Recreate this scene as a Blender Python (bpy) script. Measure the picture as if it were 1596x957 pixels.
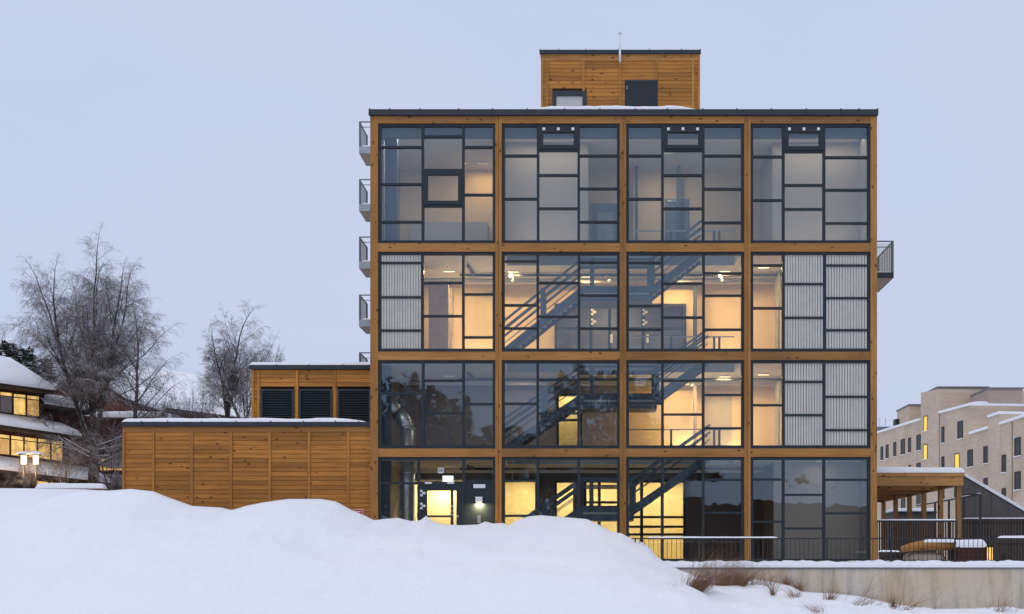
import bpy, math, random
from mathutils import Vector, Matrix, noise as mnoise
import numpy as np

random.seed(7)
scene = bpy.context.scene
for o in list(bpy.data.objects):
    bpy.data.objects.remove(o)
C = scene.collection

# ------------------------------------------------------------------ camera, sky, sun, exposure
F = 1710.0           # focal length in photograph pixels
D0 = 45.0            # camera to glazed front, metres
HX, HY = 920.0, 880.0  # vanishing point of the depth direction
EYE = 1.7
cam_d = bpy.data.cameras.new("camera")
cam = bpy.data.objects.new("camera", cam_d)
C.objects.link(cam)
cam.location = (0, -D0, EYE)
cam.rotation_euler = (math.radians(90), 0, 0)
cam_d.sensor_fit = 'HORIZONTAL'
cam_d.sensor_width = 36.0
cam_d.lens = 36.0 * F / 1596.0
cam_d.shift_x = (798.0 - HX) / 1596.0
cam_d.shift_y = (HY - 478.5) / 1596.0
cam_d.clip_end = 6000
scene.camera = cam

SUN_EL, SUN_AZ = 58.0, 205.0     # broad overcast light from behind the viewpoint
world = bpy.data.worlds.new("World")
scene.world = world
world.use_nodes = True
wn = world.node_tree.nodes
wl = world.node_tree.links
wn.clear()
w_out = wn.new('ShaderNodeOutputWorld')
w_sky = wn.new('ShaderNodeTexSky')
w_sky.sky_type = 'NISHITA'
w_sky.sun_disc = False
w_sky.sun_elevation = math.radians(SUN_EL)
w_sky.sun_rotation = math.radians(SUN_AZ)
w_sky.dust_density = 3.0
w_b1 = wn.new('ShaderNodeBackground')
w_b1.inputs['Strength'].default_value = 0.05
wl.new(w_sky.outputs[0], w_b1.inputs['Color'])
w_tc = wn.new('ShaderNodeTexCoord')
w_map = wn.new('ShaderNodeMapping')
w_map.inputs['Scale'].default_value = (1.0, 1.0, 2.6)
wl.new(w_tc.outputs['Generated'], w_map.inputs['Vector'])
w_noi = wn.new('ShaderNodeTexNoise')
w_noi.inputs['Scale'].default_value = 1.6
w_noi.inputs['Detail'].default_value = 4.0
wl.new(w_map.outputs[0], w_noi.inputs['Vector'])
w_ramp = wn.new('ShaderNodeValToRGB')
w_ramp.color_ramp.elements[0].position = 0.3
w_ramp.color_ramp.elements[0].color = (0.56, 0.645, 0.865, 1)
w_ramp.color_ramp.elements[1].position = 0.72
w_ramp.color_ramp.elements[1].color = (0.625, 0.69, 0.885, 1)
wl.new(w_noi.outputs['Fac'], w_ramp.inputs['Fac'])
w_b2 = wn.new('ShaderNodeBackground')
w_b2.inputs['Strength'].default_value = 0.995
wl.new(w_ramp.outputs['Color'], w_b2.inputs['Color'])
w_mix = wn.new('ShaderNodeMixShader')
w_mix.inputs['Fac'].default_value = 0.93     # closed cloud cover over the clear sky
wl.new(w_b1.outputs[0], w_mix.inputs[1])
wl.new(w_b2.outputs[0], w_mix.inputs[2])
wl.new(w_mix.outputs[0], w_out.inputs['Surface'])

sun_d = bpy.data.lights.new("sun", 'SUN')
sun_d.energy = 0.9
sun_d.angle = math.radians(40)
sun_d.color = (1.0, 0.97, 0.94)
sun = bpy.data.objects.new("sun", sun_d)
C.objects.link(sun)
_el, _az = math.radians(SUN_EL), math.radians(SUN_AZ)
_dir = Vector((math.sin(_az) * math.cos(_el), math.cos(_az) * math.cos(_el), math.sin(_el)))
sun.rotation_euler = _dir.to_track_quat('Z', 'Y').to_euler()
sun.location = (0, -60, 60)

scene.view_settings.view_transform = 'Standard'
scene.view_settings.look = 'None'
scene.view_settings.exposure = 0.0
scene.view_settings.gamma = 1.0
scene.view_settings.use_curve_mapping = False
scene.render.engine = 'CYCLES'
scene.cycles.use_denoising = True
scene.cycles.max_bounces = 7
scene.cycles.diffuse_bounces = 4
scene.cycles.glossy_bounces = 3
scene.cycles.transparent_max_bounces = 24
scene.cycles.sample_clamp_indirect = 4.0
scene.cycles.caustics_reflective = False
scene.cycles.caustics_refractive = False

# ------------------------------------------------------------------ helpers
def X(px, y=0.0):
    return (px - HX) * (D0 + y) / F
def Z(py, y=0.0):
    return EYE + (HY - py) * (D0 + y) / F
def on_plane(px, P, dr):
    """distance t along a vertical wall P + t*dr (2D, world) met by photograph column px"""
    k = (px - HX) / F
    Px, Pd = P[0], P[1] + D0
    return (k * Pd - Px) / (dr[0] - k * dr[1])

def wm(o):
    if o.parent:
        return wm(o.parent) @ o.matrix_parent_inverse @ o.matrix_basis
    return o.matrix_basis.copy()

def link(o, parent=None):
    C.objects.link(o)
    if parent is not None:
        o.parent = parent
        o.matrix_parent_inverse = wm(parent).inverted()
    return o

def tag(o, label=None, cat=None, group=None, kind=None):
    if label: o['label'] = label
    if cat: o['category'] = cat
    if group: o['group'] = group
    if kind: o['kind'] = kind
    return o

def thing(name, loc, label, cat, group=None):
    o = bpy.data.objects.new(name, None)
    o.location = loc
    o.empty_display_size = 0.2
    C.objects.link(o)
    return tag(o, label, cat, group)

def holder(name, loc, parent):
    o = bpy.data.objects.new(name, None)
    o.location = loc
    o.empty_display_size = 0.1
    return link(o, parent)

def copy_tree(o, parent=None):
    c = o.copy()
    C.objects.link(c)
    if parent is not None:
        c.parent = parent
    for ch in list(o.children):
        copy_tree(ch, c)
    return c

class MB:
    def __init__(self):
        self.v = []; self.f = []
    def quad(self, a, b, c, d):
        n = len(self.v); self.v += [a, b, c, d]; self.f.append((n, n+1, n+2, n+3)); return self
    def box(self, x0, x1, y0, y1, z0, z1):
        n = len(self.v)
        self.v += [(x0,y0,z0),(x1,y0,z0),(x1,y1,z0),(x0,y1,z0),(x0,y0,z1),(x1,y0,z1),(x1,y1,z1),(x0,y1,z1)]
        self.f += [(n,n+3,n+2,n+1),(n+4,n+5,n+6,n+7),(n,n+1,n+5,n+4),(n+1,n+2,n+6,n+5),(n+2,n+3,n+7,n+6),(n+3,n,n+4,n+7)]
        return self
    def prism(self, pts, d):
        """closed polygon pts (3D, planar) swept by vector d"""
        n = len(self.v); k = len(pts)
        d = Vector(d)
        self.v += [tuple(p) for p in pts] + [tuple(Vector(p) + d) for p in pts]
        self.f.append(tuple(range(n, n+k))); self.f.append(tuple(range(n+2*k-1, n+k-1, -1)))
        for i in range(k):
            j = (i+1) % k
            self.f.append((n+j, n+i, n+k+i, n+k+j))
        return self
    def bar(self, a, b, w, h, up=(0,0,1)):
        a = Vector(a); b = Vector(b); t = (b-a).normalized()
        s = t.cross(Vector(up))
        if s.length < 1e-4: s = Vector((1,0,0))
        s.normalize(); u = s.cross(t).normalized()
        n = len(self.v)
        for p in (a, b):
            for (i, j) in ((-1,-1),(1,-1),(1,1),(-1,1)):
                self.v.append(tuple(p + s*(i*w/2) + u*(j*h/2)))
        self.f += [(n,n+1,n+2,n+3),(n+7,n+6,n+5,n+4)]
        for i in range(4):
            j = (i+1) % 4
            self.f.append((n+j, n+i, n+4+i, n+4+j))
        return self
    def tube(self, pts, rad, k=6, cap=True):
        pts = [Vector(p) for p in pts]
        if not hasattr(rad, '__len__'): rad = [rad]*len(pts)
        n = len(self.v)
        t = (pts[1]-pts[0]).normalized()
        s = t.orthogonal().normalized()
        for i, p in enumerate(pts):
            if i == 0: t = (pts[1]-pts[0])
            elif i == len(pts)-1: t = pts[-1]-pts[-2]
            else: t = pts[i+1]-pts[i-1]
            t.normalize()
            s = (s - t*s.dot(t))
            if s.length < 1e-5: s = t.orthogonal()
            s.normalize(); u = t.cross(s)
            for q in range(k):
                a = 2*math.pi*q/k
                self.v.append(tuple(p + (s*math.cos(a)+u*math.sin(a))*rad[i]))
        for i in range(len(pts)-1):
            for q in range(k):
                r = (q+1) % k
                self.f.append((n+i*k+q, n+i*k+r, n+(i+1)*k+r, n+(i+1)*k+q))
        if cap:
            self.f.append(tuple(range(n+k-1, n-1, -1)))
            m = n+(len(pts)-1)*k
            self.f.append(tuple(range(m, m+k)))
        return self
    def mesh(self, name, mat, smooth=False):
        me = bpy.data.meshes.new(name)
        me.from_pydata(self.v, [], self.f)
        if smooth:
            me.polygons.foreach_set('use_smooth', [True]*len(me.polygons))
        me.materials.append(mat)
        me.update()
        return me
    def build(self, name, mat, parent=None, smooth=False):
        return link(bpy.data.objects.new(name, self.mesh(name, mat, smooth)), parent)

_unit = {}
def cube(name, x0, x1, y0, y1, z0, z1, mat, parent=None):
    """box that shares one unit mesh for each material"""
    me = _unit.get(mat.name)
    if me is None:
        b = 0.02
        me = MB().box(-.5,.5,-.5,.5,-.5,.5).mesh('unit_' + mat.name, mat)
        _unit[mat.name] = me
    o = bpy.data.objects.new(name, me)
    link(o, parent)
    o.location = ((x0+x1)/2, (y0+y1)/2, (z0+z1)/2)
    o.scale = (x1-x0, y1-y0, z1-z0)
    return o

# ------------------------------------------------------------------ materials
def new_mat(name):
    m = bpy.data.materials.new(name); m.use_nodes = True
    n = m.node_tree.nodes; l = m.node_tree.links
    return m, n, l, n['Principled BSDF']

def set_in(node, **kw):
    for k, v in kw.items():
        node.inputs[k.replace('_', ' ')].default_value = v

def ramp(n, stops):
    r = n.new('ShaderNodeValToRGB')
    cr = r.color_ramp
    while len(cr.elements) < len(stops): cr.elements.new(0.5)
    for e, (p, c) in zip(cr.elements, stops):
        e.position = p
        e.color = (c[0], c[1], c[2], 1) if hasattr(c, '__len__') else (c, c, c, 1)
    return r

def noise_tex(n, l, vec, scale, detail=4, rough=.55):
    t = n.new('ShaderNodeTexNoise')
    t.inputs['Scale'].default_value = scale
    t.inputs['Detail'].default_value = detail
    t.inputs['Roughness'].default_value = rough
    if vec is not None: l.new(vec, t.inputs['Vector'])
    return t

def mapping(n, l, src, scale, loc=None):
    m = n.new('ShaderNodeMapping')
    m.inputs['Scale'].default_value = scale
    if loc: m.inputs['Location'].default_value = loc
    l.new(src, m.inputs['Vector'])
    return m.outputs[0]

def plain(name, col, rough=.6, metal=0.0, var=.12, vscale=3.0, spec=.5):
    m, n, l, p = new_mat(name)
    g = n.new('ShaderNodeNewGeometry')
    t = noise_tex(n, l, g.outputs['Position'], vscale, 5)
    r = ramp(n, [(.3, [c*(1-var) for c in col]), (.7, [min(1, c*(1+var)) for c in col])])
    l.new(t.outputs['Fac'], r.inputs['Fac'])
    l.new(r.outputs['Color'], p.inputs['Base Color'])
    set_in(p, Roughness=rough, Metallic=metal)
    p.inputs['Specular IOR Level'].default_value = spec
    return m

def wood(name, light, dark, grain='x', knots=True, board_var=.32, rough=.62, wear=.35):
    m, n, l, p = new_mat(name)
    g = n.new('ShaderNodeNewGeometry')
    oi = n.new('ShaderNodeObjectInfo')
    sc = {'x': (.6, 9, 16), 'z': (16, 9, .6), 'y': (16, .6, 16)}[grain]
    # every board is cut from another place in the log
    off = n.new('ShaderNodeVectorMath'); off.operation = 'SCALE'
    cmb = n.new('ShaderNodeCombineXYZ')
    for i in range(3): l.new(oi.outputs['Random'], cmb.inputs[i])
    l.new(cmb.outputs[0], off.inputs[0]); off.inputs['Scale'].default_value = 37.0
    add = n.new('ShaderNodeVectorMath'); add.operation = 'ADD'
    l.new(g.outputs['Position'], add.inputs[0]); l.new(off.outputs[0], add.inputs[1])
    t = noise_tex(n, l, mapping(n, l, add.outputs[0], sc), 1.6, 6, .6)
    r = ramp(n, [(.28, dark), (.5, [(a*.6+b*.4) for a, b in zip(light, dark)]), (.72, light)])
    l.new(t.outputs['Fac'], r.inputs['Fac'])
    col = r.outputs['Color']
    # large tone drift, greyer weathered streaks
    t2 = noise_tex(n, l, mapping(n, l, g.outputs['Position'], {'x': (.25,.6,1.1), 'z': (1.1,.6,.25), 'y': (1,.3,1)}[grain]), 1.2, 3)
    r2 = ramp(n, [(.25, 1-wear), (.6, 1.0), (.85, 1.12)])
    l.new(t2.outputs['Fac'], r2.inputs['Fac'])
    mx = n.new('ShaderNodeMixRGB'); mx.blend_type = 'MULTIPLY'; mx.inputs[0].default_value = 1
    l.new(col, mx.inputs[1]); l.new(r2.outputs['Color'], mx.inputs[2]); col = mx.outputs[0]
    # board to board tone
    r3 = ramp(n, [(0, (1-board_var, 1-board_var, 1-board_var*.9)), (.5, (.98,.96,.93)), (1, (1+board_var*.42, 1+board_var*.4, 1+board_var*.35))])
    l.new(oi.outputs['Random'], r3.inputs['Fac'])
    mx2 = n.new('ShaderNodeMixRGB'); mx2.blend_type = 'MULTIPLY'; mx2.inputs[0].default_value = 1
    l.new(col, mx2.inputs[1]); l.new(r3.outputs['Color'], mx2.inputs[2]); col = mx2.outputs[0]
    if knots:
        v = n.new('ShaderNodeTexVoronoi'); v.inputs['Scale'].default_value = 1.0
        ks = {'x': (2.1, .5, 3.6), 'z': (3.6, .5, 2.1), 'y': (3, 1.5, 3)}[grain]
        l.new(mapping(n, l, add.outputs[0], ks), v.inputs['Vector'])
        rk = ramp(n, [(.09, 1.0), (.19, 0.0)])
        l.new(v.outputs['Distance'], rk.inputs['Fac'])
        mk = n.new('ShaderNodeMixRGB'); l.new(rk.outputs['Color'], mk.inputs[0])
        mk.inputs[2].default_value = (dark[0]*.32, dark[1]*.28, dark[2]*.25, 1)
        l.new(col, mk.inputs[1]); col = mk.outputs[0]
    l.new(col, p.inputs['Base Color'])
    set_in(p, Roughness=rough)
    p.inputs['Specular IOR Level'].default_value = .25
    b = n.new('ShaderNodeBump'); b.inputs['Strength'].default_value = .25; b.inputs['Distance'].default_value = .01
    l.new(t.outputs['Fac'], b.inputs['Height']); l.new(b.outputs[0], p.inputs['Normal'])
    return m

def snow_mat(name, sc=1.0, col=(.90, .905, .925)):
    m, n, l, p = new_mat(name)
    g = n.new('ShaderNodeNewGeometry')
    a = noise_tex(n, l, g.outputs['Position'], .55*sc, 6, .6)
    b_ = noise_tex(n, l, g.outputs['Position'], 9*sc, 4, .6)
    c_ = noise_tex(n, l, g.outputs['Position'], 60*sc, 2, .5)
    r = ramp(n, [(.3, [c*.965 for c in col]), (.7, col)])
    l.new(b_.outputs['Fac'], r.inputs['Fac']); l.new(r.outputs['Color'], p.inputs['Base Color'])
    set_in(p, Roughness=.85)
    p.inputs['Specular IOR Level'].default_value = .15
    m1 = n.new('ShaderNodeMath'); m1.operation = 'MULTIPLY_ADD'; m1.inputs[1].default_value = .22
    l.new(b_.outputs['Fac'], m1.inputs[0]); l.new(a.outputs['Fac'], m1.inputs[2])
    m2 = n.new('ShaderNodeMath'); m2.operation = 'MULTIPLY_ADD'; m2.inputs[1].default_value = .09
    l.new(c_.outputs['Fac'], m2.inputs[0]); l.new(m1.outputs[0], m2.inputs[2])
    bp = n.new('ShaderNodeBump'); bp.inputs['Strength'].default_value = .6; bp.inputs['Distance'].default_value = .25
    l.new(m2.outputs[0], bp.inputs['Height']); l.new(bp.outputs[0], p.inputs['Normal'])
    return m

def glass_mat(name, refl=.085, tint=(.90, .92, .905), rcol=(.71, .87, 1.0), wav=.004):
    m, n, l, p = new_mat(name)
    n.remove(p)
    out = [x for x in n if x.type == 'OUTPUT_MATERIAL'][0]
    g = n.new('ShaderNodeNewGeometry')
    oi = n.new('ShaderNodeObjectInfo')
    ad = n.new('ShaderNodeVectorMath'); ad.operation = 'ADD'
    l.new(g.outputs['Position'], ad.inputs[0]); l.new(oi.outputs['Random'], ad.inputs[1])
    t = noise_tex(n, l, ad.outputs[0], .9, 2)
    bp = n.new('ShaderNodeBump'); bp.inputs['Strength'].default_value = 1.0; bp.inputs['Distance'].default_value = wav
    l.new(t.outputs['Fac'], bp.inputs['Height'])
    tr = n.new('ShaderNodeBsdfTransparent'); tr.inputs[0].default_value = (*tint, 1)
    gl = n.new('ShaderNodeBsdfGlossy'); gl.inputs['Color'].default_value = (*rcol, 1); gl.inputs['Roughness'].default_value = .004
    l.new(bp.outputs[0], gl.inputs['Normal'])
    lw = n.new('ShaderNodeLayerWeight'); lw.inputs['Blend'].default_value = .25
    mr = n.new('ShaderNodeMapRange')
    mr.inputs['To Min'].default_value = refl; mr.inputs['To Max'].default_value = .8
    l.new(lw.outputs['Facing'], mr.inputs['Value'])
    pw = n.new('ShaderNodeMath'); pw.operation = 'POWER'; pw.inputs[1].default_value = 3.0
    l.new(lw.outputs['Facing'], pw.inputs[0]); l.new(pw.outputs[0], mr.inputs['Value'])
    mx = n.new('ShaderNodeMixShader')
    l.new(mr.outputs[0], mx.inputs[0]); l.new(tr.outputs[0], mx.inputs[1]); l.new(gl.outputs[0], mx.inputs[2])
    l.new(mx.outputs[0], out.inputs['Surface'])
    return m

def emit_mat(name, col, strength, var=0.0):
    m, n, l, p = new_mat(name)
    set_in(p, Roughness=.5)
    p.inputs['Base Color'].default_value = (*[min(.9, c) for c in col], 1)
    p.inputs['Emission Color'].default_value = (*col, 1)
    p.inputs['Emission Strength'].default_value = strength
    if var:
        g = n.new('ShaderNodeNewGeometry')
        t = noise_tex(n, l, mapping(n, l, g.outputs['Position'], (2.6, 2.6, 1.4)), 1.6, 5)
        r = ramp(n, [(.3, [c*(1-var) for c in col]), (.65, col)])
        l.new(t.outputs['Fac'], r.inputs['Fac']); l.new(r.outputs['Color'], p.inputs['Emission Color'])
    return m

def bark_mat(name, bark, pale, snow_amt=.5):
    """bark with snow lying on the upper side of every limb"""
    m, n, l, p = new_mat(name)
    g = n.new('ShaderNodeNewGeometry')
    t = noise_tex(n, l, mapping(n, l, g.outputs['Position'], (6, 6, 2)), 1.5, 4)
    r = ramp(n, [(.35, bark), (.75, pale)])
    l.new(t.outputs['Fac'], r.inputs['Fac'])
    sx = n.new('ShaderNodeSeparateXYZ'); l.new(g.outputs['Normal'], sx.inputs[0])
    t2 = noise_tex(n, l, g.outputs['Position'], 2.2, 3)
    ma = n.new('ShaderNodeMath'); ma.operation = 'MULTIPLY_ADD'; ma.inputs[1].default_value = .45
    l.new(t2.outputs['Fac'], ma.inputs[0]); l.new(sx.outputs['Z'], ma.inputs[2])
    rs = ramp(n, [(1.0-snow_amt, 0.0), (1.12-snow_amt, 1.0)])
    l.new(ma.outputs[0], rs.inputs['Fac'])
    mx = n.new('ShaderNodeMixRGB'); l.new(rs.outputs['Color'], mx.inputs[0])
    l.new(r.outputs['Color'], mx.inputs[1]); mx.inputs[2].default_value = (.82, .84, .88, 1)
    l.new(mx.outputs[0], p.inputs['Base Color']); set_in(p, Roughness=.9)
    p.inputs['Specular IOR Level'].default_value = .1
    return m

def concrete_mat(name, col):
    m, n, l, p = new_mat(name)
    g = n.new('ShaderNodeNewGeometry')
    t = noise_tex(n, l, mapping(n, l, g.outputs['Position'], (2.2, 1, .35)), 1.1, 6, .65)
    r = ramp(n, [(.25, [c*.62 for c in col]), (.5, col), (.8, [c*1.15 for c in col])])
    l.new(t.outputs['Fac'], r.inputs['Fac'])
    t2 = noise_tex(n, l, mapping(n, l, g.outputs['Position'], (.5, 1, .3)), 1.3, 3)
    r2 = ramp(n, [(.35, (1.0, .86, .68)), (.65, (1, 1, 1))])
    l.new(t2.outputs['Fac'], r2.inputs['Fac'])
    mx = n.new('ShaderNodeMixRGB'); mx.blend_type = 'MULTIPLY'; mx.inputs[0].default_value = 1
    l.new(r.outputs['Color'], mx.inputs[1]); l.new(r2.outputs['Color'], mx.inputs[2])
    l.new(mx.outputs[0], p.inputs['Base Color']); set_in(p, Roughness=.85)
    bp = n.new('ShaderNodeBump'); bp.inputs['Strength'].default_value = .3; bp.inputs['Distance'].default_value = .02
    l.new(t.outputs['Fac'], bp.inputs['Height']); l.new(bp.outputs[0], p.inputs['Normal'])
    return m

def brick_mat(name, a, b, mortar, dr):
    m, n, l, p = new_mat(name)
    g = n.new('ShaderNodeNewGeometry')
    dp = n.new('ShaderNodeVectorMath'); dp.operation = 'DOT_PRODUCT'
    dp.inputs[1].default_value = (dr[0], dr[1], 0)
    l.new(g.outputs['Position'], dp.inputs[0])
    sx = n.new('ShaderNodeSeparateXYZ'); l.new(g.outputs['Position'], sx.inputs[0])
    cb = n.new('ShaderNodeCombineXYZ'); l.new(dp.outputs['Value'], cb.inputs[0]); l.new(sx.outputs['Z'], cb.inputs[1])
    br = n.new('ShaderNodeTexBrick')
    br.inputs['Scale'].default_value = 1.0
    br.inputs['Color1'].default_value = (*a, 1); br.inputs['Color2'].default_value = (*b, 1); br.inputs['Mortar'].default_value = (*mortar, 1)
    br.inputs['Mortar Size'].default_value = .014
    br.inputs['Brick Width'].default_value = .5; br.inputs['Row Height'].default_value = .17
    l.new(cb.outputs[0], br.inputs['Vector'])
    t = noise_tex(n, l, g.outputs['Position'], .35, 4)
    r = ramp(n, [(.3, .86), (.7, 1.08)])
    l.new(t.outputs['Fac'], r.inputs['Fac'])
    mx = n.new('ShaderNodeMixRGB'); mx.blend_type = 'MULTIPLY'; mx.inputs[0].default_value = 1
    l.new(br.outputs['Color'], mx.inputs[1]); l.new(r.outputs['Color'], mx.inputs[2])
    l.new(mx.outputs[0], p.inputs['Base Color']); set_in(p, Roughness=.9)
    return m

M = {}
M['snow'] = snow_mat('snow')
M['roof_snow'] = snow_mat('roof_snow', 1.6)
M['beam_wood'] = wood('beam_wood', (.475,.240,.074), (.30,.128,.032), 'x', board_var=.28, wear=.32)
M['post_wood'] = wood('post_wood', (.45,.222,.068), (.285,.121,.031), 'z', board_var=.22, wear=.32)
M['board_wood'] = wood('board_wood', (.53,.240,.052), (.355,.138,.026), 'x', board_var=.27, wear=.3)
M['batten_wood'] = wood('batten_wood', (.54,.258,.062), (.38,.155,.034), 'z', knots=False, board_var=.2)
M['joint'] = plain('joint_shadow_gap', (.045,.022,.010), .9)
M['slate'] = plain('slate_metal', (.026,.036,.045), .55, .0, .08, 3.0, .35)
M['frame'] = plain('window_frame_paint', (.019,.028,.036), .55, .0, .06, 3.0, .3)
M['glass'] = glass_mat('facade_glass')
M['small_glass'] = glass_mat('plain_glass', .05, (.88,.87,.84), (.9,.95,1))
M['rib'] = plain('ribbed_panel_pale', (.53,.51,.465), .6, 0, .06, 3.0, .3)
M['wall_in'] = plain('interior_plaster', (.72,.545,.36), .8, 0, .03)
M['wall_taupe'] = plain('interior_taupe', (.44,.39,.36), .85, 0, .03)
M['wall_grey'] = plain('interior_grey_plaster', (.30,.28,.31), .85, 0, .03)
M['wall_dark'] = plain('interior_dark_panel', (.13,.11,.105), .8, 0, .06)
M['ceil'] = plain('interior_ceiling', (.66,.62,.58), .85, 0, .03)
M['slab'] = plain('slab_edge_grey', (.30,.31,.33), .7, 0, .05)
M['cream'] = plain('lit_room_cream', (.88,.81,.60), .8, 0, .05, .8)
M['steel'] = plain('stair_steel', (.055,.078,.11), .5, 0, .1)
M['black'] = plain('black_metal', (.018,.019,.021), .5)
M['galv'] = plain('galvanised_steel', (.34,.37,.39), .45, .6, .12)
M['rail'] = plain('balcony_steel', (.13,.145,.155), .5, .3, .12)
M['duct'] = plain('duct_metal', (.62,.66,.70), .3, .85, .1)
M['white'] = plain('white_plastic', (.72,.74,.76), .5, 0, .03)
M['grey_cloth'] = plain('roller_blind', (.50,.49,.48), .85, 0, .05)
M['doorblue'] = plain('interior_door_blue', (.12,.17,.23), .6)
M['column'] = plain('pinkish_column', (.50,.40,.36), .8)
M['concrete'] = concrete_mat('concrete', (.56,.52,.46))
M['coping'] = plain('coping_metal', (.16,.17,.19), .5)
M['redhouse'] = wood('brown_red_cladding', (.125,.043,.027), (.065,.024,.016), 'x', knots=False, wear=.3)
M['darktrim'] = plain('dark_trim', (.035,.02,.015), .8)
M['lit'] = emit_mat('lit_window', (1.0,.62,.20), .98, .72)
M['lit2'] = emit_mat('lit_window_curtain', (.9,.52,.18), .55, .6)
M['blind'] = plain('pale_blind', (.36,.33,.31), .8)
M['lampglass'] = emit_mat('lantern_glass', (1.0,.78,.55), 1.6)
M['lampwarm'] = emit_mat('lamp_diffuser', (1.0,.80,.48), 2.0)
M['lampdim'] = emit_mat('lamp_dim', (1.0,.85,.62), .12)
M['red'] = plain('sign_red', (.50,.03,.025), .5)
M['exit'] = emit_mat('exit_sign_face', (.75,.92,.88), .75)
M['bark'] = bark_mat('dark_bark', (.035,.028,.024), (.11,.095,.085), .42)
M['birch'] = bark_mat('birch_bark', (.06,.05,.045), (.26,.22,.19), .35)
M['twig'] = bark_mat('twig_bark', (.12,.097,.093), (.22,.185,.175), .22)
M['needle'] = bark_mat('pine_needles', (.018,.028,.02), (.04,.055,.04), .33)
M['grass'] = plain('dry_grass', (.21,.115,.062), .85, 0, .5, 14)
M['fence_dark'] = wood('dark_stained_wood', (.055,.038,.028), (.028,.02,.016), 'z', knots=False)
M['brown_box'] = wood('brown_stained_wood', (.085,.032,.02), (.04,.016,.011), 'x', knots=False)
M['pergola'] = wood('pergola_wood', (.46,.25,.095), (.27,.135,.045), 'x')
M['pergola_post'] = wood('pergola_post_wood', (.44,.235,.085), (.26,.125,.042), 'z')
M['log'] = wood('peeled_log', (.42,.21,.06), (.24,.10,.028), 'x')
M['panel_dark'] = plain('dark_sheet_cladding', (.085,.078,.074), .7, 0, .1)
M['stone'] = plain('pale_stone', (.30,.25,.20), .9)

# ------------------------------------------------------------------ ground
def smooth(a, b, x):
    t = max(0.0, min(1.0, (x-a)/(b-a)))
    return t*t*(3-2*t)

def ground_z(x, y):
    z = 0.0
    z += 1.66*smooth(-4.55, -4.2, y)                                   # terrace behind the retaining wall
    z += 3.62*smooth(-1.0, 7.0, y)*smooth(-18.5, -23.5, x)               # the slope up to the houses
    z += 3.0*smooth(30, 120, y)*smooth(-10, -60, x)
    z += .35*smooth(-60, -140, y)
    z += .10*mnoise.noise(Vector((x*.12, y*.12, 3.1)))*smooth(3, 9, abs(y+4.4))
    return z

def axis(lo, hi, fine0, fine1, step, grow):
    a = []
    v = fine0
    while v <= fine1: a.append(v); v += step
    s = step
    v = a[-1]
    while v < hi:
        s *= grow; v += s; a.append(v)
    s = step; v = a[0]; left = []
    while v > lo:
        s *= grow; v -= s; left.append(v)
    return left[::-1] + a

xs = axis(-2500, 2500, -40, 40, .8, 1.18)
ys = axis(-900, 3500, -14, 40, .5, 1.18)
gm = MB()
for yy in ys:
    for xx in xs:
        gm.v.append((xx, yy, ground_z(xx, yy)))
nx = len(xs)
for j in range(len(ys)-1):
    for i in range(nx-1):
        gm.f.append((j*nx+i, j*nx+i+1, (j+1)*nx+i+1, (j+1)*nx+i))
tag(gm.build('snowy_ground', M['snow'], None, True), 'snow covered ground around the buildings', None, None, 'structure')

# ploughed snow bank: crest outline kept as height along its own length
PROFILE = [(-2000,840),(-300,812),(0,800),(50,789),(75,777),(100,769),(130,763.5),(170,764.5),(205,762),(240,766),(262,775),(300,788.5),
 (345,791),(362,795),(385,788),(410,783),(450,777.5),(500,777.5),(525,782),(550,796),(572,805),(583,811),(597,809),(620,807),(640,812),
 (655,811),(664,804),(675,812),(690,817.5),(720,818.5),(745,817.5),(757,812.5),(768,816),(785,815),(792,819),(805,811),(825,804.5),
 (842,803),(880,806),(915,809),(940,821),(955,829),(968,831),(985,840),(1000,845),(1010,850),(1020,863),(1030,872),(1045,881),
 (1060,889),(1075,894),(1085,900),(1120,902),(1165,905),(1180,903),(1230,912),(1250,922),(1300,925),(1340,929),(1390,941),
 (1450,949),(1520,948),(1570,945),(1596,950),(1900,955),(4000,955)]
PPX = np.array([p[0] for p in PROFILE], float); PPY = np.array([p[1] for p in PROFILE], float)

def crest_depth(px):
    return 41.2 + (40.15-41.2)*smooth(1000, 1075, px)

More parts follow.
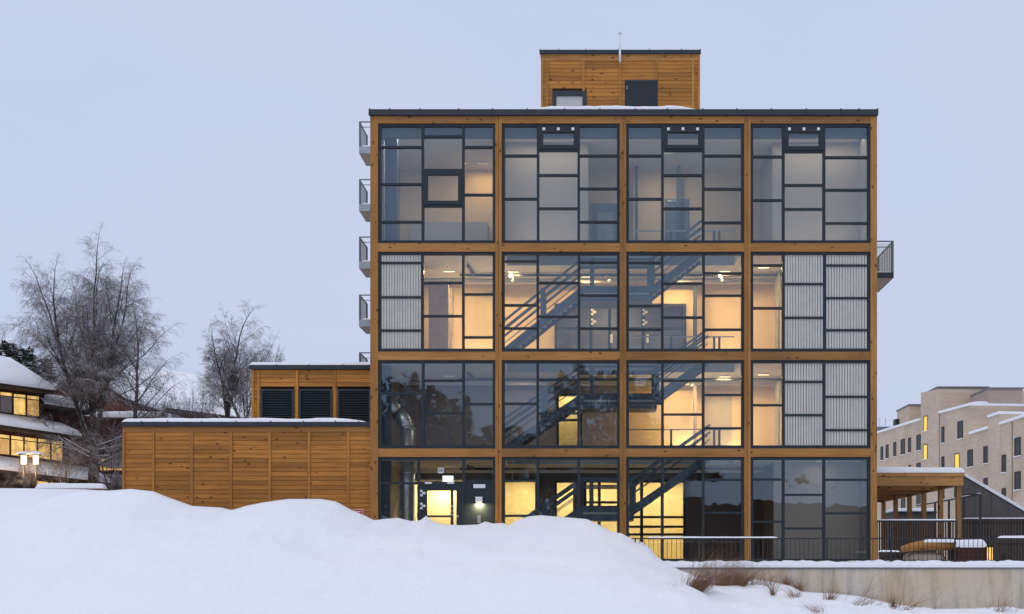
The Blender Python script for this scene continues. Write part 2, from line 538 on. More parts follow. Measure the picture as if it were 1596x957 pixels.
PS = np.arange(-2000, 4001, 5.0)
_raw = np.interp(PS, PPX, PPY)
_ker = np.exp(-.5*(np.arange(-40, 41)*5/75.0)**2); _ker /= _ker.sum()
PSM = np.convolve(np.pad(_raw, 40, mode='edge'), _ker, 'valid')
bm = MB()
cols = []
px = -900.0
while px < 2300:
    cols.append(px)
    px += 4.0 if -60 < px < 1660 else 40
NR = 46
for c in cols:
    dr = crest_depth(c)
    xw = (c-HX)*dr/F
    H = EYE + (HY-float(np.interp(c, PPX, PPY)))*dr/F
    right = smooth(1030, 1110, c)
    toe = 31.5 + .6*math.sin(c*.011)
    for r in range(NR):
        t = r/(NR-1)
        if t <= .8:
            u = t/.8
            d = toe + (dr-toe)*u
            bulge = u*(1.28-.28*u)
            Hs = EYE + (HY-float(np.interp(c, PS, PSM)))*dr/F
            Hu = Hs+(H-Hs)*u**5
            z = -.12 + (Hu+.12)*(bulge*(1-right) + right*(u*u*.55+u*.45))
            # slumped lumps, dying out at the crest so its outline stays
            am = math.sin(math.pi*min(1, u*1.0))*(.9 if u < .9 else .9)
            z += am*(.22*mnoise.noise(Vector((xw*.35, d*.5, .7))) + .10*mnoise.noise(Vector((xw*1.1, d*1.3, 4.7))) + .05*mnoise.noise(Vector((xw*3, d*3, 9.1))) + .06*max(0, mnoise.noise(Vector((xw*1.9, d*2.3, 5.5)))-.25))
            z += right*am*.25*mnoise.noise(Vector((xw*1.3+3, d*1.6, 2.2)))
            lim = EYE + (H-EYE)*d/dr - .02*(1-u)
            z = min(z, lim)
        else:
            u = (t-.8)/.2
            d = dr + 2.6*u*(1-right) + .12*u*right
            base = ground_z(xw, d-D0)-.3
            z = H + (base-H)*(u**1.15)*(1-right) + right*(-.25*u)
        bm.v.append((xw, d-D0, z))
for i in range(len(cols)-1):
    for r in range(NR-1):
        bm.f.append((i*NR+r, (i+1)*NR+r, (i+1)*NR+r+1, i*NR+r+1))
tag(bm.build('snow_bank', M['snow'], None, True), 'tall ploughed bank of smooth white snow piled in front of the timber building', 'snow bank')

def snow_cap(name, x0, x1, y0, y1, z, th, parent, seed=0, nxx=None, slope=0.0, taper0=.18, taper1=.18, rough=.10):
    """rounded blanket of snow lying on a flat top; slope raises it towards y1"""
    def spread_(a, b, n):
        L = b-a; e = [q for q in (0, .008, .03, .07, .13, .2) if q < L*.45]
        mid = [a+e[-1]+(L-2*e[-1])*k/n for k in range(1, n)]
        return [a+q for q in e] + mid + [b-q for q in reversed(e)]
    ux_ = spread_(x0, x1, nxx or max(4, int((x1-x0)/.2))); vy_ = spread_(y0, y1, 4 if y1-y0 > .6 else 1)
    mb = MB()
    for xx in ux_:
        for yy in vy_:
            e = min(1, (xx-x0)/max(taper0, 1e-3), (x1-xx)/max(taper1, 1e-3))
            ed = min(.13, (y1-y0)*.45)
            e2 = min(1, (yy-y0)/ed, (y1-yy)/ed)
            h = math.sqrt(max(0, 1-(1-max(0, e))**2))*math.sqrt(max(0, 1-(1-max(0, e2))**2))
            h *= 1+.22*mnoise.noise(Vector((xx*.7+seed, yy*.9, seed))) + rough*mnoise.noise(Vector((xx*3.3+seed, yy*3, seed*2)))
            mb.v.append((xx, yy, z+th*h+slope*(yy-y0)))
    k = len(vy_)
    for i in range(len(ux_)-1):
        for j in range(k-1):
            mb.f.append((i*k+j, (i+1)*k+j, (i+1)*k+j+1, i*k+j+1))
    n0 = len(mb.v)
    mb.v += [(x0,y0,z-.01),(x1,y0,z-.01),(x1,y1,z-.01+slope*(y1-y0)),(x0,y1,z-.01+slope*(y1-y0))]
    mb.f.append((n0, n0+3, n0+2, n0+1))
    return mb.build(name, M['roof_snow'], parent, True)

# ------------------------------------------------------------------ the glazed timber building
XL, XR = X(577), X(1367)
building = thing('timber_school_building', (X(970), 5, 1.75), 'tall glazed building with timber grid frame and lit staircases inside', 'building')
BEAMS = [(181,192),(379,392),(548,561),(699,712)]
POSTS = [(577,589),(772,782),(966,976),(1160,1170),(1357,1367)]
BAYS = [(589,772),(782,966),(976,1160),(1170,1357)]
ROWS = [(192,379),(392,548),(561,699),(712,876)]
zb = Z(878)
# posts: two laminated halves at every inner line
for k, (a, b) in enumerate(POSTS):
    if k in (0, 4):
        cube('post', X(a), X(b), 0.0, .34, zb, Z(181)-.002, M['post_wood'], building)
    else:
        mid = X((a+b)/2)
        cube('post', X(a), mid-.006, 0.0, .34, zb, Z(181)-.002, M['post_wood'], building)
        cube('post', mid+.006, X(b), 0.0, .34, zb, Z(181)-.002, M['post_wood'], building)
        cube('shadow_gap', mid-.0065, mid+.0065, .03, .3, zb, Z(181)-.01, M['joint'], building)
for (t, b) in BEAMS:
    for (a, c) in BAYS:
        cube('beam', X(a)+.002, X(c)-.002, 0.006, .33, Z(b), Z(t), M['beam_wood'], building)
# top beam runs over the post heads
cube('fascia', X(575), X(1368), -.09, .02, Z(180.5), Z(171.5), M['slate'], building)
cube('roof_deck', X(576), X(1367), .03, 14.2, Z(180), Z(172.5), M['slate'], building)
for px in [577,608,655,715,768,822,880,935,990,1040,1095,1148,1202,1256,1310,1338,1367]:
    cube('fascia_seam', X(px)-.025, X(px)+.025, -.11, .03, Z(180.8), Z(170.4), M['slate'], building)
snow_cap('roof_snow', X(800), X(1092), .06, 2.4, Z(172.4), .26, building, 3, taper0=2.4, taper1=1.4)
snow_cap('roof_snow', X(600), X(1340), .5, 13.5, Z(172.6), .10, building, 5)
# flank and rear walls
cube('side_wall', XL+.0, XL+.3, .345, 14.2, zb, Z(181), M['batten_wood'], building)
cube('side_wall', XR-.3, XR-.0, .345, 14.2, zb, Z(181), M['batten_wood'], building)
cube('rear_wall', XL+.305, XR-.305, 13.9, 14.19, zb, Z(181), M['batten_wood'], building)

for (a_, b_) in ((XL+.301, XL+.32), (XR-.32, XR-.301)):
    cube('side_lining', a_, b_, .35, 9.0, zb, Z(182), M['wall_grey'], building)
GY = .13     # glass plane
FT = .105    # sight width of bars
# (column dividers), per column transoms, kind of column ('g' glass, 'r' ribbed panel), opening sashes
GRID = {
 (0,0): ([658.5,721.8], [[228,286,345],[211.5,264,320],[228,302.5]], 'ggg', {(1,2): 'sash'}),
 (0,1): ([838.5,902], [[241.5,309],[233,272,324],[241.5,293,345]], 'ggg', {(1,0): 'vent'}),
 (0,2): ([1032.8,1096.4], [[241.5,309],[233,272,324],[241.5,293.5,346]], 'ggg', {(1,0): 'vent'}),
 (0,3): ([1221.5,1285], [[243,311],[235,287.5,325],[244,295,347]], 'ggg', {(1,0): 'vent'}),
 (1,0): ([658,721.7], [[409,462.6,514.5],[440,492],[458,525]], 'rgg', {}),
 (1,1): ([838,902.3], [[406.5,475,511],[440,493],[408,459.6,511.5]], 'ggg', {}),
 (1,2): ([1032.5,1097], [[408.6,476,513],[441,494],[425,460,513]], 'ggg', {}),
 (1,3): ([1221.4,1286], [[412.7,479.5],[442,494.6],[413,464,514]], 'grr', {}),
 (2,0): ([658.8,722], [[612.7],[592.6,643.4],[629.3]], 'ggg', {}),
 (2,1): ([837.8,901.7], [[628.7],[591.7,643.7],[614]], 'ggg', {}),
 (2,2): ([1032.8,1096.4], [[628.6],[593,645.5],[615,667]], 'ggg', {}),
 (2,3): ([1221.5,1285], [[631],[594.6,646.6],[618,670]], 'grr', {}),
 (3,0): ([652,722.4], [[753],[752],[749]], 'gdp', {}),
 (3,1): ([838,902], [[749,804],[],[]], 'ggg', {}),
 (3,2): ([1032.8,1096.4], [[],[],[747.5,799]], 'ggg', {}),
 (3,3): ([1221.5,1285], [[747,813],[771,823.6],[747.5,800]], 'ggg', {}),
}

def ribbed(x0, x1, z0, z1, parent):
    mb = MB()
    mb.box(x0, x1, GY+.06, GY+.07, z0, z1)
    n = max(3, round((x1-x0)/.112)); s = (x1-x0)/n
    for i in range(n):
        mb.box(x0+s*i+.0135, x0+s*(i+1)-.0135, GY-.03, GY+.059, z0+.001, z1-.001)
    return mb.build('ribbed_panel', M['rib'], parent)

for (r, b), (divs, trans, kinds, sashes) in GRID.items():
    a, c = BAYS[b]; t, bt = ROWS[r]
    x0, x1, z1, z0 = X(a), X(c), Z(t), Z(bt)
    w = holder('window', ((x0+x1)/2, GY, z0), building)
    f0, f1 = GY-.075, GY+.075
    e = .115
    MB().box(x0+.003,x1-.003,f0,f1,z1-e,z1-.003).box(x0+.003,x1-.003,f0,f1,z0+.003,z0+e+.02)\
        .box(x0+.003,x0+e,f0,f1,z0+e+.02,z1-e).box(x1-e,x1-.003,f0,f1,z0+e+.02,z1-e).build('frame', M['frame'], w)
    edges = [x0+e/2] + [X(d) for d in divs] + [x1-e/2]
    for d in divs:
        cube('mullion', X(d)-FT/2, X(d)+FT/2, f0-.006, f1+.006, z0+e+.021, z1-e-.001, M['frame'], w)
    for ci in range(3):
        cx0, cx1 = edges[ci]+FT/2, edges[ci+1]-FT/2
        if ci == 0: cx0 = x0+e
        if ci == 2: cx1 = x1-e
        zs = [z1-e] + [Z(q) for q in trans[ci]] + [z0+e+.02]
        for q in trans[ci]:
            cube('transom', cx0+.001, cx1-.001, f0+.004, f1-.004, Z(q)-FT*.42, Z(q)+FT*.42, M['frame'], w)
        for k in range(len(zs)-1):
            pz1 = zs[k]-(FT*.42 if k else 0); pz0 = zs[k+1]+(FT*.42 if k < len(zs)-2 else 0)
            kd = kinds[ci]
            if kd == 'r':
                ribbed(cx0+.002, cx1-.002, pz0+.002, pz1-.002, w); continue
            if kd in 'dp' and k == 1:
                continue
            sash = sashes.get((ci, k))
            if sash:
                th = .16
                th_t = .16 if sash == 'sash' else .24
                MB().box(cx0+.002,cx1-.002,f0-.03,f1-.03,pz1-th_t,pz1-.002).box(cx0+.002,cx1-.002,f0-.03,f1-.03,pz0+.002,pz0+th)\
                    .box(cx0+.002,cx0+th,f0-.03,f1-.03,pz0+th,pz1-th_t).box(cx1-th,cx1-.002,f0-.03,f1-.03,pz0+th,pz1-th_t).build('sash_frame', M['frame'], w)
                cube('pane', cx0+th, cx1-th, GY-.03, GY-.012, pz0+th, pz1-th_t, M['glass'], w)
                if sash == 'vent':
                    cw = cx1-cx0
                    for q in (.12, .5, .88):
                        cube('hinge_plate', cx0+cw*q-.055, cx0+cw*q+.055, f0-.04, f0-.031, pz1-.165, pz1-.055, M['white'], w)
                continue
            po = cube('pane', cx0, cx1, GY-.011, GY+.011, pz0, pz1, M['glass'], w)
            po.rotation_euler = (random.gauss(0, .0016), 0, random.gauss(0, .0016))

# ---- interior: slabs, walls, ceilings
BW = 5.2                # face of the back wall
FL = [None, 14.98, 10.42, 6.42, 1.80]     # floor levels below rows 0..3 (index row+1)
CEI = [19.75, 14.63, 10.02, 6.05]         # ceiling undersides in rows 0..3
xi0, xi1 = XL+.322, XR-.322
VX0, VX1 = X(784), X(1156)                # stair void
for (fl, cu) in [(FL[1], CEI[1]), (FL[2], CEI[2]), (FL[3], CEI[3])]:
    mb = MB()
    mb.box(xi0, xi1, 2.35, BW+.3, cu, fl)
    mb.box(xi0, VX0, .36, 2.348, cu, fl)
    mb.box(VX1, xi1, .36, 2.348, cu, fl)
    mb.build('floor_slab', M['ceil'], building)
    cube('slab_edge', VX0+.002, VX1-.002, 2.32, 2.347, cu-.02, fl+.08, M['slab'], building)
cube('roof_slab', xi0, xi1, .36, BW+.3, CEI[0], Z(181)-.01, M['ceil'], building)
cube('ground_slab', xi0, xi1, .36, 9.5, 1.45, 1.80, M['slab'], building)
cube('blind_box', X(589,.4), X(1357,.4), .38, .62, CEI[0]-.36, CEI[0]-.002, M['steel'], building)

def wall_with_openings(z0, z1, y, th, x0, x1, ops, mat, name='interior_wall'):
    """ops: list of (xa, xb, za, zb) holes"""
    ops = sorted(ops)
    mb = MB(); x = x0
    for (xa, xb, za, zb_) in ops:
        if xa > x: mb.box(x, xa, y, y+th, z0, z1)
        if zb_ < z1: mb.box(xa, xb, y, y+th, zb_, z1)
        if za > z0: mb.box(xa, xb, y, y+th, z0, za)
        x = xb
    if x < x1: mb.box(x, x1, y, y+th, z0, z1)
    return mb.build(name, mat, building)

bx = lambda px: X(px, BW)
bz = lambda py: Z(py, BW)
wall_with_openings(14.98, CEI[0], BW, .2, xi0, xi1, [], M['wall_in'])
wall_with_openings(10.42, CEI[1], BW, .2, xi0, xi1, [(bx(868),bx(1066),10.42,bz(477))], M['wall_in'])
wall_with_openings(6.42, CEI[2], BW, .2, xi0, bx(966), [(bx(871),bx(904),6.42,bz(617))], M['wall_grey'])
wall_with_openings(6.42, CEI[2], BW, .2, bx(966)+.001, xi1, [], M['wall_in'])
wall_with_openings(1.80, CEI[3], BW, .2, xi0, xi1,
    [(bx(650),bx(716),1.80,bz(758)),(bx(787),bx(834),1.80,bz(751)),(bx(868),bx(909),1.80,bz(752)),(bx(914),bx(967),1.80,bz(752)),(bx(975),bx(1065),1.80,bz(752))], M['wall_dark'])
# partitions between bay one and the stair hall, and by bay four
for (z0, z1) in [(14.98, CEI[0])]:
    cube('partition', X(776,2), X(776,2)+.12, .4, BW, z0, z1, M['wall_taupe'], building)
cube('partition', X(788,1.9), X(917,1.9), 1.9, 2.05, 14.98, CEI[0]-.002, M['wall_taupe'], building)
cube('partition', X(1204,1.9), X(1346,1.9), 1.9, 2.05, 14.98, CEI[0]-.002, M['wall_taupe'], building)
cube('partition', X(1204,1.9), X(1204,1.9)+.12, 2.051, BW, 14.98, CEI[0]-.002, M['wall_taupe'], building)
cube('partition', X(1206,1.6), X(1346,1.6), 1.6, 1.75, 1.8, CEI[3]-.002, M['wall_taupe'], building)
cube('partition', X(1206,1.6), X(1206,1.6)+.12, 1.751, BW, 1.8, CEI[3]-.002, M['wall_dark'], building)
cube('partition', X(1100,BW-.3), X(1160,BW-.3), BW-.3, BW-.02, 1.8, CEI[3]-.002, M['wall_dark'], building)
# screens behind the ribbed panels of bay four and bay one
for (z0, z1) in [(10.42, CEI[1]), (6.42, CEI[2])]:
    cube('partition', X(1240,1.2), X(1240,1.2)+.12, .8, BW, z0, z1-.002, M['wall_in'], building)
# grey window reveal posts seen in bay four
for (z0, z1) in [(10.42, bz(440)), (6.42, bz(606))]:
    cube('door_leaf', X(1213,3.2), X(1213,3.2)+.08, 3.2, 4.1, z0, z1, M['galv'], building)
    cube('door_leaf', X(1226,2.2), X(1226,2.2)+.08, 2.2, 3.1, z0, z1, M['column'], building)
# columns
for (px, w_, y, z0, z1, m) in [(1081,.16,4.6,10.42,CEI[1],'steel'),(1081,.16,4.6,6.42,CEI[2],'column'),(668,.86,3.0,10.42,14.1,'column'),
        (600,.5,.9,14.98,CEI[0],'steel'),(1349,.3,.9,14.98,CEI[0],'steel'),(1349,.3,.9,1.8,CEI[3],'steel'),(597,.3,.9,6.42,CEI[2],'steel'),(597,.3,.9,1.8,CEI[3],'steel'),
        (893,.5,4.4,1.8,bz(745),'wall_dark'),(1055,.16,4.6,14.98,CEI[0],'steel'),(990,.12,4.6,14.98,CEI[0],'steel')]:
    cube('column', X(px,y), X(px,y)+w_, y, y+.32, z0, z1-.003, M[m], building)
# doors and frames on the back walls
def portal(x0, x1, z0, z1, bars_x, bars_z, mat=M['frame'], t=.10, y=BW-.06, glass=True, emblem=None):
    d = holder('door', ((x0+x1)/2, y, z0), building)
    MB().box(x0-t,x0+.001,y,y+.1,z0,z1+t).box(x1-.001,x1+t,y,y+.1,z0,z1+t).box(x0,x1,y,y+.1,z1,z1+t).build('frame', mat, d)
    for q in bars_x: cube('mullion', q-t*.7, q+t*.7, y-.004, y+.09, z0, z1, mat, d)
    for q in bars_z: cube('transom', x0, x1, y+.003, y+.085, q-t*.55, q+t*.55, mat, d)
    if glass: cube('pane', x0, x1, y+.11, y+.125, z0, z1, M['small_glass'], d)
    for (ex, ez) in (emblem or []):
        clover(ex, y-.02, ez, .11, d)
    return d

def clover(x, y, z, s, parent):
    mb = MB()
    for (dx, dz) in ((-.55,.85),(.6,.05),(-.55,-.8)):
        pts = []
        for k in range(8):
            a = 2*math.pi*k/8
            pts.append((x+s*(dx+.55*math.cos(a)), y, z+s*(dz+.55*math.sin(a))))
        mb.prism(pts, (0, .006, 0))
    mb.bar((x-s*.5,y+.003,z+s*.8),(x+s*.1,y+.003,z),.006,s*.4).bar((x-s*.5,y+.003,z-s*.8),(x+s*.1,y+.003,z),.006,s*.4)
    return mb.build('round_handle_emblem', M['white'], parent)

portal(bx(868), bx(1066), 10.42, bz(477), [bx(921),bx(1002),bx(950),bx(975)], [bz(512)], glass=True,
       emblem=[(bx(925),bz(487)),(bx(925),bz(502)),(bx(1005),bz(487)),(bx(1005),bz(503))])
for pxx in (1009, 953):
    cube('pull_handle', bx(pxx)-.05, bx(pxx)+.05, BW-.16, BW-.1, bz(535), bz(522), M['lampdim'], building)
portal(bx(871), bx(904), 6.42, bz(617), [], [bz(655)], glass=True)
portal(bx(787), bx(834), 1.80, bz(751), [], [bz(804)], glass=True)
portal(bx(868), bx(909), 1.80, bz(752), [bx(901)], [], glass=True)
portal(bx(914), bx(967), 1.80, bz(752), [bx(934)], [bz(783)], glass=True)
portal(bx(975), bx(1065), 1.80, bz(752), [bx(1000),bx(1032)], [bz(806),bz(821),bz(833)], glass=True)
cube('door_leaf', bx(1098), bx(1140), BW-.06, BW-.01, 6.42, bz(616), M['wall_taupe'], building)
cube('door_leaf', bx(700), bx(707), BW-.5, BW-.01, 10.42, bz(452), M['column'], building)
# top floor: doors at the back of the hall
d_ = holder('door', (bx(940), BW-.05, 14.98), building)
cube('door_leaf', bx(922), bx(962), BW-.08, BW-.01, 14.98, bz(318), M['doorblue'], d_)
cube('pane', bx(931), bx(956), BW-.10, BW-.085, 14.98, bz(332), M['galv'], d_)
d_ = holder('door', (bx(1062), BW-.05, 14.98), building)
cube('door_leaf', bx(1036), bx(1074), BW-.08, BW-.01, 14.98, bz(311), M['doorblue'], d_)
cube('door_closer', bx(1040), bx(1066), BW-.14, BW-.085, bz(316), bz(313), M['galv'], d_)
cube('interior_cabinet', X(640,4.6), X(760,4.6), 4.6, BW-.01, 14.98, Z(346,4.6), M['wall_taupe'], building)
# track rails under the ceilings
for (cz, rows_) in [(CEI[1], 1), (CEI[2], 2), (CEI[3], 3)]:
    MB().box(VX0-2.2, xi1-1.2, 3.55, 3.66, cz-.16, cz-.06).build('track_rail', M['black'], building)
    MB().box(xi0+.4, xi1-.4, 4.55, 4.7, cz-.20, cz-.04).build('service_rail', M['ceil'], building)
    MB().bar((X(729,2.0),2.0,cz-.12),(X(739,3.6),3.6,cz-.12),.10,.10).box(X(739,3.6),X(770,3.6),3.55,3.66,cz-.16,cz-.06).build('track_rail', M['black'], building)

# ---- lit rooms behind the ground floor screens and the row three door
def room_box(x0, x1, y0, y1, z0, z1, mat):
    mb = MB()
    mb.quad((x0,y1,z0),(x1,y1,z0),(x1,y1,z1),(x0,y1,z1))
    mb.quad((x0,y0,z0),(x0,y1,z0),(x0,y1,z1),(x0,y0,z1))
    mb.quad((x1,y1,z0),(x1,y0,z0),(x1,y0,z1),(x1,y1,z1))
    mb.quad((x0,y0,z1),(x0,y1,z1),(x1,y1,z1),(x1,y0,z1))
    mb.quad((x0,y1,z0+.01),(x0,y0,z0+.01),(x1,y0,z0+.01),(x1,y1,z0+.01))
    return mb.build('room_wall', mat, building)

def area(name, loc, size, power, col, rot=(0,0,0), parent=None):
    d = bpy.data.lights.new(name, 'AREA'); d.shape = 'RECTANGLE'
    d.size, d.size_y = size; d.energy = power; d.color = col
    o = bpy.data.objects.new(name, d); link(o, parent)
    o.location = loc; o.rotation_euler = rot
    return o
def point(name, loc, r, power, col, parent=None):
    d = bpy.data.lights.new(name, 'POINT'); d.shadow_soft_size = r; d.energy = power; d.color = col
    o = bpy.data.objects.new(name, d); link(o, parent)
    o.location = loc
    return o
WARM = (1.0, .665, .265); YEL = (1.0, .75, .38); SOFT = (1.0, .86, .68)

room_box(bx(640), bx(718), BW+.21, BW+2.2, 1.80, 5.95, M['cream'])
room_box(bx(780), bx(1072), BW+.21, BW+2.6, 1.80, 5.95, M['cream'])
room_box(bx(866), bx(910), BW+.21, BW+1.6, 6.42, 9.95, M['cream'])
room_box(bx(860), bx(1072), BW+.21, BW+3.0, 10.42, 14.55, M['wall_taupe'])

def ceiling_lamp(x, y, z, power, col, label, size=(.5,.16), mat='lampwarm', group=None):
    t = thing('ceiling_lamp', (x, y, z), label, 'lamp', group)
    MB().box(x-size[0]/2, x+size[0]/2, y-size[1]/2, y+size[1]/2, z-.05, z-.001).build('housing', M['white'], t)
    cube('diffuser', x-size[0]/2+.02, x+size[0]/2-.02, y-size[1]/2+.02, y+size[1]/2-.02, z-.062, z-.051, M[mat], t)
    area('lamp_light', (x, y, z-.07), (size[0], size[1]), power, col, (0,0,0), t)
    return t
def floor_lamp(x, y, z, power, col, label, size=(.22,.22)):
    t = thing('floor_uplight', (x, y, z), label, 'lamp')
    MB().tube([(x,y,z),(x,y,z+.10)], .14, 10).build('housing', M['black'], t)
    area('lamp_light', (x, y, z+.12), size, power, col, (math.pi,0,0), t)
    return t

# row two (third storey): all bays lit
ceiling_lamp(X(700,3.2), 3.2, CEI[1], 128, WARM, 'ceiling lamp in the lit third-storey room beside the pinkish column')
ceiling_lamp(X(800,3.3), 3.3, CEI[1], 120, WARM, 'glaring ceiling lamp left of the upper stair flight')
ceiling_lamp(X(915,4.1), 4.1, CEI[1], 90, WARM, 'ceiling lamp above the glazed double doors')
ceiling_lamp(X(1060,4.0), 4.0, CEI[1], 105, WARM, 'ceiling lamp right of the upper stair landing')
ceiling_lamp(X(1130,3.2), 3.2, CEI[1], 120, WARM, 'ceiling lamp at the right end of the third-storey hall')
ceiling_lamp(X(1190,2.6), 2.6, CEI[1], 90, WARM, 'ceiling lamp by the upper ribbed panels on the right')
floor_lamp(X(742,4.7), 4.7, 10.43, 50, YEL, 'floor uplight washing the third-storey wall right of the pinkish column')
floor_lamp(X(800,4.7), 4.7, 10.43, 42, YEL, 'floor uplight behind the foot of the upper stair')
floor_lamp(X(1135,4.7), 4.7, 10.43, 42, YEL, 'floor uplight at the right end of the third-storey hall')
def track_spot(px, cz, label):
    x, y = X(px, 3.4), 3.4
    t = thing('track_spotlight', (x, y, cz-.3), label, 'lamp')
    MB().tube([(x,y,cz-.08),(x,y,cz-.2)], .03, 8).build('stem', M['white'], t)
    MB().tube([(x-.05,y,cz-.18),(x+.06,y-.08,cz-.40)], .075, 10).build('head', M['white'], t, True)
    MB().tube([(x+.062,y-.083,cz-.405),(x+.066,y-.087,cz-.412)], .07, 10).build('lens', M['lampwarm'], t)
track_spot(797, CEI[1], 'white track spotlight glaring left of the upper stair flight')
track_spot(947, CEI[1], 'white track spotlight above the glazed double doors')
track_spot(1123, CEI[1], 'white track spotlight over the right end of the third-storey hall')
track_spot(1076, CEI[2], 'white track spotlight above the second-storey landing')
# row three: right half lit
ceiling_lamp(X(1130,3.3), 3.3, CEI[2], 128, WARM, 'ceiling lamp over the right end of the second-storey hall')
ceiling_lamp(X(1060,4.0), 4.0, CEI[2], 72, WARM, 'ceiling lamp over the second-storey stair landing')
ceiling_lamp(X(1190,2.8), 2.8, CEI[2], 90, WARM, 'ceiling lamp by the lower ribbed panels on the right')
floor_lamp(X(1070,4.7), 4.7, 6.43, 67, YEL, 'floor uplight beside the second-storey column')
floor_lamp(X(1145,4.8), 4.8, 6.43, 31, YEL, 'floor uplight at the right end of the second-storey hall')
ceiling_lamp(X(700,3.2), 3.2, CEI[2], 8, SOFT, 'dim ceiling lamp above the silver duct', mat='lampdim')
ceiling_lamp(X(815,3.9), 3.9, CEI[2], 14, SOFT, 'dim ceiling lamp left of the second-storey stair', mat='lampdim')
# row one: dim
ceiling_lamp(X(752,4.2), 4.2, CEI[0], 34, WARM, 'ceiling lamp in the top-storey room on the left', mat='lampdim')
ceiling_lamp(X(650,1.2), 1.2, CEI[0], 75, (.92,.98,1.0), 'unseen fill light added near the glass in the top-storey corner room', (2.4,.2), mat='lampdim')  # added light, no fixture seen; imitates the pale reflection on the glass
floor_lamp(X(850,.9), .9, 14.99, 20, SOFT, 'unseen fill light added on the floor before the top-storey taupe wall', (2.8,.15))  # added strip hidden below the sill, evens out the wall from below
floor_lamp(X(1275,.9), .9, 14.99, 20, SOFT, 'unseen fill light added on the floor before the top-storey wall on the right', (3.0,.15))  # another added floor strip, balances the gradient on the right wall
ceiling_lamp(X(855,1.0), 1.0, CEI[0], 36, SOFT, 'unseen fill light added at the ceiling before the top-storey taupe wall', (3.2,.2), mat='lampdim')  # added light tucked behind the blind box to brighten the taupe wall
ceiling_lamp(X(1040,3.0), 3.0, CEI[0], 51, SOFT, 'fill light added at the ceiling of the top-storey hall', mat='lampdim')  # added to lift the otherwise unlit hall
ceiling_lamp(X(1275,1.0), 1.0, CEI[0], 36, SOFT, 'unseen fill light added at the ceiling before the top-storey wall on the right', (3.4,.2), mat='lampdim')  # added out of sight at the ceiling to brighten the right wall
# ground floor
ceiling_lamp(bx(684), BW+1.0, 5.94, 180, YEL, 'lamp in the bright room behind the entrance door')
ceiling_lamp(bx(815), BW+1.0, 5.94, 133, YEL, 'lamp in the yellow room behind the foot of the stair')
ceiling_lamp(bx(890), BW+1.3, 5.94, 104, YEL, 'lamp in the yellow room behind the narrow door')
ceiling_lamp(bx(950), BW+1.0, 5.94, 133, YEL, 'lamp in the yellow room under the stair landing')
ceiling_lamp(bx(1035), BW+1.0, 5.94, 162, YEL, 'lamp in the yellow room behind the black grid screen')
ceiling_lamp(bx(888), BW+.9, 9.94, 42, YEL, 'lamp behind the bright second-storey door')
ceiling_lamp(X(830,3.3), 3.3, CEI[3], 6, SOFT, 'dim ceiling lamp over the ground-floor hall', mat='lampdim')
ceiling_lamp(X(700,3.0), 3.0, CEI[3], 10, SOFT, 'dim ceiling lamp inside the entrance', mat='lampdim')
ceiling_lamp(X(1280,.9), .9, CEI[3], 5, SOFT, 'dim ceiling lamp before the ground-floor wall on the right', mat='lampdim')
ceiling_lamp(bx(960), BW+1.5, 14.5, 45, SOFT, 'unseen fill light added in the unlit room behind the glazed double doors', mat='lampdim')  # added to lighten the dark room seen through the door glass

# ---- stairs
SY0, SY1 = .78, 2.05
def sx(px): return X(px, SY0)
def sz(py): return Z(py, SY0)
def flight(st, x0, z0, x1, z1):
    """two stringers, open treads, guard with handrail"""
    run, rise = x1-x0, z1-z0
    h = .40
    for y in (SY0, SY1):
        MB().prism([(x0,y,z0-h),(x1,y,z1-h),(x1,y,z1),(x0,y,z0)], (0,.05,0)).build('stringer', M['steel'], st)
    n = max(3, round(rise/.172))
    for i in range(n):
        u = (i+.5)/n
        cx, cz = x0+run*u, z0+rise*u-.16
        cube('tread', cx-run/n*.62, cx+run/n*.62, SY0+.052, SY1-.002, cz-.03, cz+.02, M['slab'], st)
    for y in (SY0+.02, SY1+.03):
        for (o_, w_) in ((1.12,.10),(.82,.08),(.52,.035)):
            MB().bar((x0,y,z0+o_),(x1,y,z1+o_),.05,w_).build('handrail' if o_ > 1 else 'guard_rail', M['steel'], st)
def newel(st, x, z, top, w=.17):
    for y in (SY0, SY1):
        cube('newel', x-w/2, x+w/2, y-.012, y+.062, z, top, M['steel'], st)

def staircase(xs_, zf, xl0, xl1, zl, xe, ze, label):
    st = holder('staircase', (xs_, SY0, zf), building)
    st['label'] = label
    flight(st, xs_, zf, xl0, zl)
    flight(st, xl1, zl, xe, ze)
    MB().box(xl0-.05, xl1+.05, SY0-.004, SY1+.054, zl-.62, zl-.002).build('landing', M['steel'], st)
    MB().box(xl0+.1, xl1-.1, SY0-.02, SY0-.006, zl-.36, zl-.28).build('landing_seam', M['slab'], st)
    for (o_, w_) in ((1.12,.10),(.82,.08)):
        for y in (SY0+.02, SY1+.03):
            MB().bar((xl0,y,zl+o_),(xl1,y,zl+o_),.05,w_).build('handrail', M['steel'], st)
    u = (zl-zf)/(xl0-xs_)
    newel(st, xs_+(xl0-xs_)*.56, zf+u*(xl0-xs_)*.56, zf+u*(xl0-xs_)*.56+1.2, .2)
    newel(st, xl0+.45, zl, zl+1.2, .18)
    newel(st, xl1+.02, zl, zl+1.2, .24)
    return st
staircase(sx(770), 10.42, sx(906), sx(1015), sz(446), sx(1096), 14.98, 'blue-grey steel stair with landing in the upper lit hall')
staircase(sx(772), 6.42, sx(906), sx(1022), sz(613), sx(1104), 10.42, 'blue-grey steel stair with landing in the middle hall')
staircase(sx(779), 1.80, sx(905), sx(986), sz(788), sx(1107), 6.42, 'dark steel stair with landing on the ground floor')
